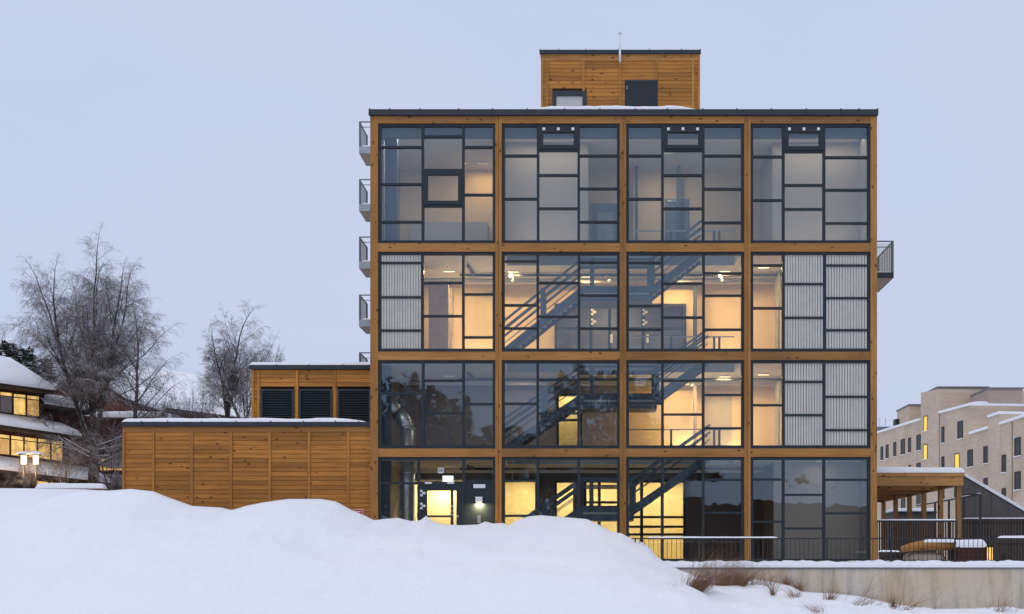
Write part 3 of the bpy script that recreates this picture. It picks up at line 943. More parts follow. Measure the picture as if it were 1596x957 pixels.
# guards around the void on every upper floor
for (fl) in (14.98, 10.42, 6.42):
    g = holder('void_guard', (X(1100,2.3), 2.3, fl), building)
    MB().bar((X(976,2.3),2.3,fl+1.1),(VX1,2.3,fl+1.1),.05,.05).build('handrail', M['galv'], g)
    MB().bar((X(976,2.3),2.3,fl+.1),(VX1,2.3,fl+.1),.03,.04).build('guard_rail', M['steel'], g)
    for px in (1046, 1113, 1121):
        cube('newel', X(px,2.3)-.05, X(px,2.3)+.05, 2.27, 2.33, fl, fl+1.1, M['steel'], g)

# ---- ventilation duct
duct = thing('ventilation_duct', (X(636,1.6), 1.6, 1.8), 'shiny silver ventilation duct bending upwards behind the lower left glazing', 'duct')
dx = X(635, 1.6)
MB().tube([(dx,1.6,1.8),(dx,1.6,Z(668,1.6))], .33, 20).build('riser', M['duct'], duct, True)
MB().tube([(dx,1.6,Z(668,1.6)),(dx-.10,1.6,Z(660,1.6)),(X(620,1.6),1.6,Z(642,1.6))], [.33,.33,.31], 20).build('elbow', M['duct'], duct, True)
MB().tube([(X(620,1.6),1.6,Z(642,1.6)),(X(607,1.6),1.6,Z(633,1.6)),(X(594,1.6),1.6,Z(626,1.6))], [.30,.29,.28], 20).build('branch', M['duct'], duct, True)
for zz in (2.6, 4.1, 5.6, Z(668,1.6)):
    MB().tube([(dx,1.6,zz-.03),(dx,1.6,zz+.03)], .35, 20).build('joint_ring', M['duct'], duct, True)

# ---- entrance door and dark panel in ground floor bay one
door = holder('entrance_door', (X(686), GY, 1.8), building)
dz1 = Z(752)-.05; dz0 = 1.80
pz1 = Z(764.5)
MB().box(X(652)+.053,X(665),GY-.06,GY+.05,dz0,dz1).box(X(711),X(722.4)-.053,GY-.06,GY+.05,dz0,dz1).box(X(665),X(711),GY-.06,GY+.05,pz1,dz1)\
    .box(X(702),X(706),GY-.062,GY+.052,dz0,pz1).box(X(665),X(702),GY-.061,GY+.051,Z(806),Z(803)).build('frame', M['frame'], door)
cube('pane', X(665), X(702), GY-.01, GY+.01, dz0, Z(806), M['small_glass'], door)
cube('pane', X(665), X(702), GY-.01, GY+.01, Z(803), pz1, M['small_glass'], door)
cube('pane', X(706), X(711), GY-.01, GY+.01, dz0, pz1, M['small_glass'], door)
for py in (768.5, 788.5):
    clover(X(658.6), GY-.075, Z(py), .105, door)
for py in (789, 796, 802):
    cube('lock', X(704)-.03, X(704)+.03, GY-.09, GY-.063, Z(py)-.05, Z(py)+.05, M['galv'], door)
cube('knob', X(713)-.04, X(713)+.04, GY-.1, GY-.061, Z(804.5)-.04, Z(804.5)+.04, M['galv'], door)
for px in (667.5, 702.5):
    cube('door_closer', X(px)-.14, X(px)+.14, GY-.13, GY-.08, Z(754), Z(751.4), M['white'], door)
cube('solid_panel', X(722.4)+.054, X(772)-.116, GY-.05, GY+.05, 1.86, Z(749)-.046, M['frame'], building)
# vestibule wall seen through the door
cube('vestibule_wall', X(655,1.7), X(722,1.7), 1.7, 1.8, 1.8, Z(757,1.7), M['cream'], building)
ceiling_lamp(X(690,1.0), 1.0, 5.2, 110, YEL, 'lamp in the vestibule right behind the entrance door', (.8,.2))
cube('vestibule_ceiling', X(650,1), X(724,1), .36, 1.8, 5.205, 5.26, M['wall_dark'], building)
cube('vestibule_side', X(724,1), X(724,1)+.06, .36, 1.8, 1.8, 5.2, M['cream'], building)
cube('vestibule_side', X(650,1)-.06, X(650,1), .36, 1.8, 1.8, 5.2, M['cream'], building)

def text(body, x, y, z, size, mat, parent):
    cu = bpy.data.curves.new('lettering', 'FONT')
    cu.body = body; cu.size = size; cu.align_x = 'CENTER'; cu.align_y = 'CENTER'; cu.extrude = .002
    cu.materials.append(mat)
    o = bpy.data.objects.new('lettering', cu); link(o, parent)
    dg = bpy.context.evaluated_depsgraph_get()
    me = bpy.data.meshes.new_from_object(o.evaluated_get(dg))
    bpy.data.objects.remove(o)
    o = link(bpy.data.objects.new('lettering', me), parent)
    o.location = (x, y, z); o.rotation_euler = (math.pi/2, 0, 0)
    return o
sg = thing('house_number_sign', (X(686.5), GY-.1, Z(737)), 'small white square number sign in the glass above the entrance door', 'sign')
cube('plate', X(682), X(691), GY-.03, GY-.014, Z(737), Z(728.6), M['white'], sg)
text('88', X(686.5), GY-.034, Z(732.8), .2, M['black'], sg)
sg = thing('exit_sign', (X(698), GY-.1, Z(751)), 'pale glowing exit sign over the entrance door', 'sign')
MB().box(X(690),X(706.3),GY-.16,GY-.078,Z(750.8),Z(741.6)).build('housing', M['exit'], sg)
sg = thing('name_plate', (X(746.7), GY-.1, Z(761)), 'blank white name plate on the dark panel beside the entrance', 'sign')
cube('plate', X(737.5), X(756), GY-.068, GY-.052, Z(760.5), Z(754.6), M['white'], sg)
wlamp = thing('wall_lamp', (X(747), GY-.1, Z(783)), 'boxy wall lamp shining down the dark panel beside the entrance', 'lamp')
cube('housing', X(741.5), X(752), GY-.26, GY-.052, Z(782.5), Z(774.5), M['white'], wlamp)
cube('diffuser', X(742.5), X(751), GY-.24, GY-.07, Z(782.5)-.012, Z(782.5)-.001, M['lampwarm'], wlamp)
area('lamp_light', (X(746.7), GY-.16, Z(782.5)-.03), (.2,.14), 55, YEL, (0,0,0), wlamp)
cr = thing('card_reader', (X(746.6), GY-.1, Z(816)), 'grey card reader under the wall lamp', 'card reader')
MB().box(X(744),X(749),GY-.11,GY-.052,Z(815),Z(803.5)).box(X(745),X(748),GY-.13,GY-.111,Z(806),Z(803.6)).build('body', M['galv'], cr)
sg = thing('red_sign', (X(560), 0, Z(802)), 'small red sign with white edge on the timber annex by the snow', 'sign')
cube('plate', X(551,.17), X(566,.17), .165, .18, Z(801.5), Z(793.5), M['white'], sg)
cube('face', X(552,.17), X(565.2,.17), .158, .164, Z(800.8), Z(794.3), M['red'], sg)
cube('white_band', X(553,.17), X(562.5,.17), .152, .157, Z(798.2), Z(796.6), M['white'], sg)

# ------------------------------------------------------------------ timber clad volumes
def clad(parent, y, x0, x1, ztop, zbot, rowh, cuts, holes=()):
    """horizontal boards between vertical battens; holes = (xa, xb, za, zb)"""
    n = int((ztop-zbot)/rowh)
    xsn = [x0]+list(cuts)+[x1]
    for k in range(len(xsn)-1):
        for i in range(n):
            z1 = ztop-rowh*i; z0 = z1-rowh+.014
            segs = [(xsn[k]+.003, xsn[k+1]-.003)]
            for (xa, xb, za, zb_) in holes:
                new = []
                for (a, b) in segs:
                    if z0 < zb_-.02 and z1 > za+.02 and a < xb and b > xa:
                        if a < xa-.05: new.append((a, xa-.003))
                        if b > xb+.05: new.append((xb+.003, b))
                    else: new.append((a, b))
                segs = new
            for (a, b) in segs:
                j = random.uniform(-.004, .004)
                cube('board', a, b, y+j, y+.03+j, z0, z1, M['board_wood'], parent)

annex = thing('timber_annex', (X(386), 3, 1.7), 'low long timber-clad annex left of the glazed front under a snowy roof', 'annex')
AY = .2
ax0, ax1 = X(192, AY), X(579, AY)-.03
az = lambda py: Z(py, AY)
cube('wall_core', ax0+.02, ax1, AY+.04, 6.0, 1.5, az(661), M['joint'], annex)
cuts = [X(p, AY) for p in (239,299,360,420.6,481.8,543)]
clad(annex, AY, ax0, ax1, az(673), az(832), 6.95*(D0+AY)/F, cuts)
cube('top_board', ax0-.01, ax1, AY-.035, AY+.03, az(673), az(665), M['beam_wood'], annex)
for c in cuts:
    cube('batten', c-.055, c+.055, AY-.045, AY-.006, az(835), az(673)-.003, M['batten_wood'], annex)
cube('corner_board', ax0-.02, ax0+.075, AY-.05, AY+.05, az(835), az(673)-.003, M['batten_wood'], annex)
cube('fascia', X(190.5,AY), ax1+.02, AY-.12, AY+.0, az(664.8), az(658), M['slate'], annex)
cube('roof_deck', X(191,AY), ax1+.02, AY+.001, 6.1, az(664.5), az(658.6), M['slate'], annex)
for px in (222,263,316,369,423,474,524,560):
    cube('fascia_seam', X(px,AY)-.02, X(px,AY)+.02, AY-.135, AY-.121, az(665), az(656.5), M['slate'], annex)
snow_cap('roof_snow', X(191,AY), X(572,AY), AY-.1, 6.0, az(658.3), .17, annex, 9, taper0=.25, taper1=1.6)
snow_cap('roof_snow', X(392,AY), X(575,AY), AY+.9, 2.75, az(658.3), .20, annex, 13, taper0=.3, taper1=.9)

upper = thing('louvred_plant_room', (X(486,2.6), 5, 6), 'timber-clad plant room with three dark louvres above the low annex', 'plant room')
UY = 2.6
uz = lambda py: Z(py, UY)
ux = lambda px: X(px, UY)
cube('wall_core', ux(393)+.02, ux(590), UY+.16, 5.9, 6.8, uz(573), M['joint'], upper)
LV = [(406.5,458.5),(466,518),(526,578)]
clad(upper, UY, ux(393), ux(590), uz(576.5), uz(664), 6.6*(D0+UY)/F, [ux(403), ux(463), ux(522)],
     [(ux(a), ux(b), uz(672), uz(606.5)) for a, b in LV])
for c in (403, 463, 522):
    cube('batten', ux(c)-.05, ux(c)+.05, UY-.04, UY-.006, uz(664), uz(576.5), M['batten_wood'], upper)
cube('corner_board', ux(393)-.02, ux(393)+.08, UY-.045, UY+.05, uz(664), uz(576.5), M['batten_wood'], upper)
cube('fascia', ux(389), ux(592), UY-.12, UY, uz(576), uz(569.5), M['slate'], upper)
cube('roof_deck', ux(390), ux(592), UY+.001, 6.0, uz(575.8), uz(570), M['slate'], upper)
for px in (432, 483, 535):
    cube('fascia_seam', ux(px)-.02, ux(px)+.02, UY-.135, UY-.121, uz(576.2), uz(568.5), M['slate'], upper)
snow_cap('roof_snow', ux(389.5), ux(590), UY-.1, 5.9, uz(569.7), .15, upper, 21, taper0=.15, taper1=.3)
for (a, b) in LV:
    lv = holder('louvre', (ux((a+b)/2), UY, uz(668)), upper)
    x0, x1, z0, z1 = ux(a), ux(b), uz(670), uz(606.5)
    MB().box(x0,x1,UY-.05,UY+.12,z1-.09,z1).box(x0,x0+.09,UY-.05,UY+.12,z0,z1-.091).box(x1-.09,x1,UY-.05,UY+.12,z0,z1-.091).box(x0,x1,UY+.121,UY+.14,z0,z1).build('frame', M['slate'], lv)
    zz = z1-.16
    sl = None
    while zz > z0:
        if sl is None:
            sl = MB().prism([(x0+.092,UY-.03,0),(x0+.092,UY+.07,.065),(x0+.092,UY+.07,.08),(x0+.092,UY-.03,.015)], (x1-x0-.184,0,0)).mesh('slat', M['slate'])
        o = link(bpy.data.objects.new('slat', sl), lv); o.location = (0, 0, zz)
        zz -= .105

# roof top stair house
RY = 5.0
rx = lambda px: X(px, RY)
rz = lambda py: Z(py, RY)
pent = thing('rooftop_stair_house', (rx(966), RY+2, 20.3), 'small timber-clad box with grey door on top of the glazed building', 'roof house')
cube('wall_core', rx(844)+.02, rx(1090)-.02, RY+.04, RY+5, 20.4, rz(84), M['joint'], pent)
hl = [(rx(861),rx(914),20.4,rz(142.5)), (rx(974),rx(1025),20.4,rz(125))]
clad(pent, RY, rx(844), rx(1090), rz(95), rz(190), 6.15*(D0+RY)/F, [rx(853),rx(909.5),rx(966.5),rx(1022.5),rx(1080)], hl)
for c in (853, 909.5, 966.5, 1022.5, 1080):
    cube('batten', rx(c)-.055, rx(c)+.055, RY-.045, RY-.006, rz(143 if c == 909.5 else 125 if c == 1022.5 else 190), rz(95), M['batten_wood'], pent)
for c in (844.8, 1089.2):
    cube('corner_board', rx(c)-.05, rx(c)+.05, RY-.05, RY+.05, rz(190), rz(95), M['batten_wood'], pent)
cube('top_board', rx(843), rx(1091), RY-.04, RY+.03, rz(95), rz(85), M['beam_wood'], pent)
cube('fascia', rx(841), rx(1092), RY-.12, RY, rz(85), rz(79.3), M['slate'], pent)
cube('roof_deck', rx(842), rx(1091), RY+.001, RY+5.1, rz(84.6), rz(79.8), M['slate'], pent)
for px in (842,871,913,964,1012,1062,1091):
    cube('fascia_seam', rx(px)-.02, rx(px)+.02, RY-.135, RY-.121, rz(86), rz(78.2), M['slate'], pent)
snow_cap('roof_snow', rx(843), rx(1090), RY-.08, RY+5, rz(79.6), .05, pent, 31)
dr_ = holder('door', (rx(999), RY, 20.5), pent)
MB().box(rx(974),rx(1025),RY-.04,RY+.035,rz(128.5),rz(125)).build('frame', M['slate'], dr_)
cube('door_leaf', rx(974.5), rx(1024.5), RY-.03, RY+.034, 20.5, rz(128.6), M['frame'], dr_)
cube('handle', rx(977)-.02, rx(977)+.02, RY-.07, RY-.031, rz(140), rz(135), M['galv'], dr_)
wd_ = holder('window', (rx(887), RY, 20.5), pent)
MB().box(rx(861),rx(914),RY-.06,RY+.035,rz(150),rz(142.5)).box(rx(861),rx(867),RY-.06,RY+.035,20.6,rz(150.05)).box(rx(908),rx(914),RY-.06,RY+.035,20.6,rz(150.05)).build('frame', M['slate'], wd_)
cube('blind', rx(867), rx(908), RY-.005, RY+.03, 20.6, rz(150), M['grey_cloth'], wd_)
mast = thing('roof_mast', (rx(966), RY-.2, rz(100)), 'thin white mast in front of the rooftop timber box', 'mast')
MB().tube([(rx(966),RY-.25,rz(101)),(rx(966),RY-.25,rz(80))], .05, 8).build('base_tube', M['white'], mast, True)
MB().tube([(rx(966),RY-.25,rz(80)),(rx(966),RY-.25,rz(55))], .022, 8).build('pole', M['white'], mast, True)
MB().tube([(rx(966),RY-.25,rz(56.5)),(rx(966),RY-.25,rz(55))], .09, 8).build('cap', M['white'], mast, True)

# ------------------------------------------------------------------ balconies
def balcony(x0, x1, y0, y1, ztop, zslab, zbot, label, sm, right=False):
    """slab with galvanised guard; the free end is x0 (or x1 when right)"""
    b = thing('balcony', ((x0+x1)/2, (y0+y1)/2, zbot), label, 'balcony', 'balconies on the left flank' if not right else None)
    xe = x1 if right else x0
    s = -1 if right else 1
    MB().box(x0, x1, y0, y1, zbot, zslab).build('slab', sm, b)
    MB().box(x0+.04, x1-.04, y0+.04, y1-.04, zbot-.012, zbot-.001).build('soffit', M['stone'], b)
    t = .03
    MB().box(x0, x1, y0, y0+.05, ztop-.05, ztop).box(xe if not right else xe-.05, xe+.05 if not right else xe, y0+.051, y1, ztop-.05, ztop).build('handrail', M['rail'], b)
    MB().box(x0, x1, y0+.01, y0+.04, ztop-.30, ztop-.27).build('guard_rail', M['rail'], b)
    for yy in (y0, y1-.09):
        cube('post', xe+s*.0 if not right else xe-.09, xe+.09 if not right else xe, yy, yy+.09, zslab, ztop-.051, M['rail'], b)
    n = 9
    for i in range(1, n):
        yy = y0+(y1-y0)*i/n
        cube('baluster', (xe+.02) if not right else xe-.045, (xe+.045) if not right else xe-.02, yy-.012, yy+.012, zslab, ztop-.051, M['rail'], b)
    snow_cap('snow', x0+.1, x1-.1, y0+.06, y1-.1, zslab, .10, b, 3)
    return b
LBY = 10.0
lbx, lbz = (lambda p: X(p, LBY)), (lambda p: Z(p, LBY))
LBL = ['topmost galvanised balcony on the left flank just under the roof', 'second galvanised balcony from the top on the left flank',
       'third galvanised balcony from the top on the left flank', 'fourth galvanised balcony from the top on the left flank', 'lowest balcony on the left flank just above the plant room']
for i, py in enumerate((189, 279, 368.5, 459, 549)):
    balcony(lbx(559.5), XL+.0, LBY, LBY+1.75, lbz(py), lbz(py+39), lbz(py+50), LBL[i], M['galv'])
RBY = 4.0
balcony(XR, X(1393,RBY), RBY, RBY+2.6, Z(375,RBY), Z(424.5,RBY), Z(433,RBY), 'single glass-sided balcony with dark slab on the right flank', M['slate'], True)
rb = [o for o in bpy.data.objects if o.name.startswith('balcony') and o.get('label', '').startswith('single')][0]
cube('glass_panel', X(1393,RBY)-.06, X(1393,RBY)-.05, RBY+.1, RBY+2.5, Z(423,RBY), Z(379,RBY), M['small_glass'], rb)
cube('glass_panel', XR+.05, X(1393,RBY)-.1, RBY+.02, RBY+.03, Z(423,RBY), Z(379,RBY), M['small_glass'], rb)

# ------------------------------------------------------------------ retaining wall, its railing
WY = -4.62
rw = thing('retaining_wall', (9, WY+.15, 0), 'long low concrete retaining wall in front of the terrace', 'wall')
wx0, wx1 = 1.6, 32.0
ztop = Z(886.5, WY)
MB().box(wx0, wx1, WY, WY+.32, -.8, ztop).build('concrete_face', M['concrete'], rw)
MB().box(wx0, wx1, WY-.05, WY+.38, ztop+.001, ztop+.06).build('coping', M['coping'], rw)
snow_cap('coping_snow', wx0, wx1, WY-.06, WY+.9, ztop+.05, .22, rw, 41, nxx=300, rough=.35)

FY = WY+.45
fx = lambda p: X(p, FY)
ftop, fbot = Z(838.5, FY), Z(879, FY)
fence = thing('black_steel_railing', (9, FY, fbot), 'black steel railing with thin bars standing on the concrete retaining wall', 'railing')
MB().box(fx(985), 26, FY-.02, FY+.02, ftop-.045, ftop).build('top_rail', M['black'], fence)
MB().box(fx(985), 26, FY-.015, FY+.015, fbot+.12, fbot+.15).build('bottom_rail', M['black'], fence)
xx = fx(990); k = 0
while xx < 20:
    if k % 14 == 0:
        cube('post', xx-.025, xx+.025, FY-.026, FY+.026, fbot-.2, ftop-.046, M['black'], fence)
    else:
        cube('baluster', xx-.008, xx+.008, FY-.008, FY+.008, fbot+.05, ftop-.046, M['black'], fence)
    xx += .17; k += 1
snow_cap('rail_snow', fx(1008), fx(1212), FY-.035, FY+.035, ftop, .055, fence, 2)
snow_cap('rail_snow', fx(1555), 20, FY-.05, FY+.05, ftop, .09, fence, 4)

# ------------------------------------------------------------------ pergola and things on the right terrace
PY = 3.0
pg = thing('timber_pergola', (15, PY+6, 1.7), 'open timber pergola with snowy roof right of the glazed building', 'pergola')
post_px = [1495,1467,1441,1418.5,1396.7,1377.6]
xp = X(1495, PY)
xw0 = XR+.03
z_under = Z(757, PY); z_top = Z(737, PY)
d0 = D0+PY
ydep = [xp*F/(p-HX)-D0 for p in post_px]
for yy in ydep:
    cube('post', xp-.1, xp+.1, yy, yy+.2, 1.5, z_under-.002, M['pergola_post'], pg)
cube('front_beam', xw0, xp+.16, PY-.08, PY+.12, z_under, z_top-.14, M['pergola'], pg)
cube('eave_board', xw0, xp+.2, PY-.13, PY-.085, z_top-.16, z_top, M['pergola'], pg)
cube('side_beam', xp-.09, xp+.11, PY+.121, ydep[-1]+.4, z_under, z_top-.14, M['pergola_post'], pg)
for yy in ydep[1:]:
    cube('cross_beam', xw0, xp-.092, yy+.02, yy+.18, z_under-.02, z_top-.15, M['pergola'], pg)
cube('roof_deck', xw0, xp+.19, PY-.08, ydep[-1]+.5, z_top-.138, z_top-.01, M['pergola'], pg)
snow_cap('roof_snow', xw0, xp+.22, PY-.14, ydep[-1]+.4, z_top, .25, pg, 51)
pl = ydep
# black railing inside the pergola
IY = 2.0
inn = thing('black_yard_fence', (X(1430,IY), IY, 1.7), 'tall black slatted fence with snow on its rail below the pergola', 'fence')
ix0, ix1 = XR+.05, X(1491, IY)
iz = Z(811, IY)
MB().box(ix0, ix1, IY-.03, IY+.03, iz-.07, iz).build('top_rail', M['black'], inn)
snow_cap('rail_snow', ix0, ix1, IY-.04, IY+.04, iz, .05, inn, 6)
n = int((ix1-ix0)/.105)
for i in range(n):
    q = ix0+.05+i*.105
    cube('picket', q-.03, q+.03, IY-.012, IY+.012, 1.7, iz-.071, M['fence_dark'], inn)
cube('post', ix1-.06, ix1+.02, IY-.04, IY+.04, 1.6, iz+.02, M['black'], inn)
IY2 = 7.0
inn2 = thing('dark_timber_fence', (X(1560,IY2), IY2, 1.7), 'dark stained timber slat fence behind the brown planter on the right', 'fence')
ix0, ix1 = X(1501, IY2), X(1680, IY2)
iz2 = Z(808, IY2)
MB().box(ix0, ix1, IY2+.02, IY2+.06, iz2-.25, iz2-.15).build('rail', M['fence_dark'], inn2)
n = int((ix1-ix0)/.14)
for i in range(n):
    q = ix0+.05+i*.14
    cube('picket', q-.048, q+.048, IY2-.012, IY2+.012, 1.7, iz2+random.uniform(-.03,.0), M['fence_dark'], inn2)
snow_cap('rail_snow', ix0, ix1, IY2-.03, IY2+.07, iz2-.01, .045, inn2, 8)
# ramp wall with sloping snowy edge
QY = 10.5
q = lambda px, py: (X(px, QY), QY, Z(py, QY))
ramp_ = thing('sloping_ramp_wall', (X(1550,QY), QY, 1.7), 'dark clad wall with sloping snowy top edge right of the pergola', 'wall')
a, b_, c_ = q(1501,740), q(1700,858), q(1501,738)
MB().prism([(a[0],QY,1.6),(b_[0],QY,1.6),(b_[0],QY,b_[2]),(a[0],QY,a[2])], (0,.3,0)).build('cladding', M['panel_dark'], ramp_)
xx = a[0]+.6
while xx < b_[0]:
    zt = a[2]+(b_[2]-a[2])*(xx-a[0])/(b_[0]-a[0])
    cube('cladding_seam', xx-.015, xx+.015, QY-.02, QY-.001, 1.7, zt-.02, M['panel_dark'], ramp_)
    xx += .85
MB().prism([(a[0]-.05,QY-.08,a[2]+.0),(b_[0],QY-.08,b_[2]),(b_[0],QY-.08,b_[2]+.2),(a[0]-.05,QY-.08,a[2]+.16)], (0,.45,0)).build('edge_snow', M['roof_snow'], ramp_)
# handrail receding behind the posts
hr = thing('ramp_handrail', (17.8, 8, 1.7), 'black handrail with snow running back behind the pergola posts', 'handrail')
hy0, hy1 = 5.2, 15.0
hx = X(1528, hy0); hz = Z(770.5, hy0)
MB().bar((hx,hy0,hz),(hx,hy1,hz),.06,.07).bar((X(1501,hy0),hy0,hz),(hx,hy0,hz),.06,.07).build('rail', M['black'], hr)
snow_cap('rail_snow', hx-.04, hx+.04, hy0, hy1, hz+.035, .06, hr, 3, nxx=4)
for yy in (hy0, 7.4, 9.6, 11.8, 14):
    cube('post', hx-.045, hx+.045, yy-.04, yy+.04, 1.7, hz-.03, M['black'], hr)
# snow covered shed roof and car-like mass behind the posts
sh = thing('garden_shed', (X(1440,16), 16, 1.7), 'small dark shed with snow on its roof seen between pergola posts', 'shed')
cube('wall', X(1395,16.5), X(1458,16.5), 16.5, 19, 1.6, Z(800,16.5), M['panel_dark'], sh)
cube('roof', X(1393,16.4), X(1460,16.4), 16.4, 19.1, Z(800,16.5)+.001, Z(797,16.5), M['slate'], sh)
snow_cap('roof_snow', X(1393,16.4), X(1459,16.4), 16.3, 19, Z(797,16.5), .18, sh, 2)

# play area: leaning logs, planter, bench, lamp
TY = -2.4
lg = thing('peeled_log', (X(1440,TY), TY, 2.0), 'thick peeled orange log leaning on the snowy terrace behind the railing', 'log')
MB().tube([(X(1405,TY),TY,Z(856,TY)),(X(1430,TY),TY,Z(851,TY)),(X(1465,TY),TY+.1,Z(848.5,TY)),(X(1490,TY),TY+.2,Z(849,TY))], [.13,.19,.24,.24], 12).build('stem', M['log'], lg, True)
snow_cap('snow', X(1438,TY), X(1492,TY), TY-.15, TY+.35, Z(845.5,TY), .14, lg, 6, taper0=.5)
lg2 = thing('fallen_log', (X(1390,TY), TY, 1.8), 'dark grey log lying left of the orange log on the terrace', 'log')
MB().tube([(X(1371,TY+.6),TY+.6,Z(865,TY)),(X(1400,TY+.6),TY+.6,Z(864,TY)),(X(1432,TY+.5),TY+.5,Z(860,TY))], [.17,.17,.13], 10).build('stem', M['fence_dark'], lg2, True)
snow_cap('snow', X(1369,TY+.6), X(1402,TY+.6), TY+.45, TY+.75, Z(860,TY), .07, lg2, 6)
stn = thing('boulder', (X(1450,TY), TY-.2, 1.7), 'pale boulder lying under the orange log', 'boulder')
mb = MB()
for i in range(9):
    for j in range(14):
        th = math.pi*i/8; ph = 2*math.pi*j/14
        v = Vector((math.sin(th)*math.cos(ph)*.85, math.sin(th)*math.sin(ph)*.4, math.cos(th)*.28))
        v *= 1+.18*mnoise.noise(v*2.2)
        mb.v.append((X(1445,TY)+v.x, TY+.3+v.y, 1.95+v.z))
for i in range(8):
    for j in range(14):
        mb.f.append((i*14+j, (i+1)*14+j, (i+1)*14+(j+1)%14, i*14+(j+1)%14))
mb.build('rock', M['stone'], stn, True)
bx_ = thing('planter_box', (X(1511,TY), TY, 1.7), 'dark brown wooden planter box heaped with snow behind the railing', 'planter')
zx0, zx1 = X(1488,TY), X(1533,TY)
pz0, pz1 = 1.6, Z(853,TY)
for i in range(4):
    h = (pz1-pz0)/4
    cube('plank', zx0, zx1, TY-.32, TY-.28, pz0+h*i+.006, pz0+h*(i+1)-.006, M['brown_box'], bx_)
for (a, b) in ((zx0, zx0+.07), (zx1-.07, zx1)):
    cube('corner_post', a-.002, b+.002, TY-.34, TY-.322, pz0, pz1+.02, M['brown_box'], bx_)
cube('core', zx0+.01, zx1-.01, TY-.279, TY+.7, pz0, pz1-.01, M['brown_box'], bx_)
snow_cap('snow', zx0-.03, zx1+.03, TY-.34, TY+.75, pz1-.01, .30, bx_, 14, taper0=.2, taper1=.2)
# glowing garden light
gl = thing('garden_light', (X(1543,TY), TY, 1.7), 'glowing amber light column right of the brown planter', 'lamp')
MB().box(X(1537,TY),X(1550,TY),TY+.2,TY+.5,1.6,Z(853,TY)).build('glowing_body', emit_mat('amber_glow', (1.0,.55,.14), 1.2, .5), gl)
for pxx in (1539.5, 1543.5, 1547.5):
    cube('slat', X(pxx,TY)-.02, X(pxx,TY)+.02, TY+.16, TY+.198, 1.6, Z(852,TY), M['brown_box'], gl)
point('lamp_light', (X(1543,TY), TY+.0, 2.1), .1, 3, (1,.6,.2), gl)
bn = thing('snowy_bench', (X(1590,TY+2), TY+2, 1.7), 'bench back under a strip of snow at the right edge', 'bench')
bz0 = Z(846,TY+2)
cube('backrest', X(1556,TY+2), X(1640,TY+2), TY+2, TY+2.06, bz0-.12, bz0, M['fence_dark'], bn)
cube('seat', X(1556,TY+2), X(1640,TY+2), TY+1.5, TY+1.95, bz0-.50, bz0-.45, M['fence_dark'], bn)
for pxx in (1560, 1596, 1630):
    cube('leg', X(pxx,TY+2), X(pxx,TY+2)+.06, TY+1.6, TY+1.99, 1.6, bz0-.51, M['fence_dark'], bn)

# ------------------------------------------------------------------ brick apartment block
BDR = Vector((-.0995, .995)); BP = Vector((X(1596, 50.7), 50.7))
bd = tuple(BDR)
M['brick'] = brick_mat('beige_brick', (.60,.475,.35), (.53,.41,.30), (.55,.46,.36), bd)
M['brick2'] = brick_mat('pinkish_brick', (.44,.345,.285), (.41,.315,.26), (.43,.36,.30), (1, 0))
M['tin'] = plain('roof_tin', (.15,.16,.17), .5)
M['winglass'] = plain('dark_window_glass', (.022,.032,.034), .3, 0, .3, 1.5, .25)
M['winlit'] = emit_mat('apartment_window_lit', (1.0,.60,.08), .7, .55)
apt = thing('brick_apartment_block', (X(1560,55), 60, 2), 'pale beige brick apartment block with stepped roofline on the right', 'building')
def bpos(px, off=0.0):
    t = on_plane(px, BP, bd)
    p = BP + BDR*t
    nrm = Vector((-BDR.y, BDR.x))    # towards -x
    return p + nrm*off, p.y
def bzz(px, py):
    p, y = bpos(px)
    return Z(py, y)
def brick_section(pa, pb, ytop_a, ytop_b, depth=9.0, name='wall', out=0.0, mat='brick', cop=True):
    A, ya = bpos(pa, out); B, yb = bpos(pb, out)
    za, zb_ = Z(ytop_a, ya), Z(ytop_b, yb)
    n = Vector((BDR.y, -BDR.x))*depth   # away from the viewer side (+x)
    mb = MB()
    pts = [(A.x,A.y,1.0),(B.x,B.y,1.0),(B.x,B.y,zb_),(A.x,A.y,za)]
    mb.prism(pts, (n.x, n.y, 0))
    o = mb.build(name, M[mat], apt)
    if cop:
        c = MB()
        e = Vector((-BDR.y, BDR.x))*.15
        c.prism([(A.x+e.x,A.y+e.y,za+.002),(B.x+e.x,B.y+e.y,zb_+.002),(B.x+e.x,B.y+e.y,zb_+.24),(A.x+e.x,A.y+e.y,za+.24)], (n.x+.3*BDR.y, n.y, 0))
        c.build('coping_snow', M['roof_snow'], apt)
    return o
brick_section(1435, 1350, 655, 681)          # long low wing towards the back
brick_section(1464.5, 1435.2, 606.5, 612, 12, cop=False)   # stair tower
brick_section(1512, 1464.8, 632, 644.5)
brick_section(1541, 1512.2, 668, 677, 3)     # recessed lower part
brick_section(1559, 1541.2, 645, 651)
brick_section(1640, 1559.3, 636, 662, 10)
# pent storeys behind the parapets
def pent_block(pa, pb, yt, yb_, depth_y, mat):
    x0, x1 = X(pa, depth_y), X(pb, depth_y)
    MB().box(x0, x1, depth_y, depth_y+5, Z(yb_, depth_y), Z(yt, depth_y)).build('roof_block', M[mat], apt)
    MB().box(x0-.1, x1+.1, depth_y-.15, depth_y+5.1, Z(yt, depth_y)+.001, Z(yt-2, depth_y)).build('roof_edge', M['tin'], apt)
pent_block(1541, 1594, 606, 665, 63, 'brick2')
pent_block(1461, 1540, 604.5, 660, 76, 'brick2')
pent_block(1417, 1436, 632, 668, 82, 'brick')
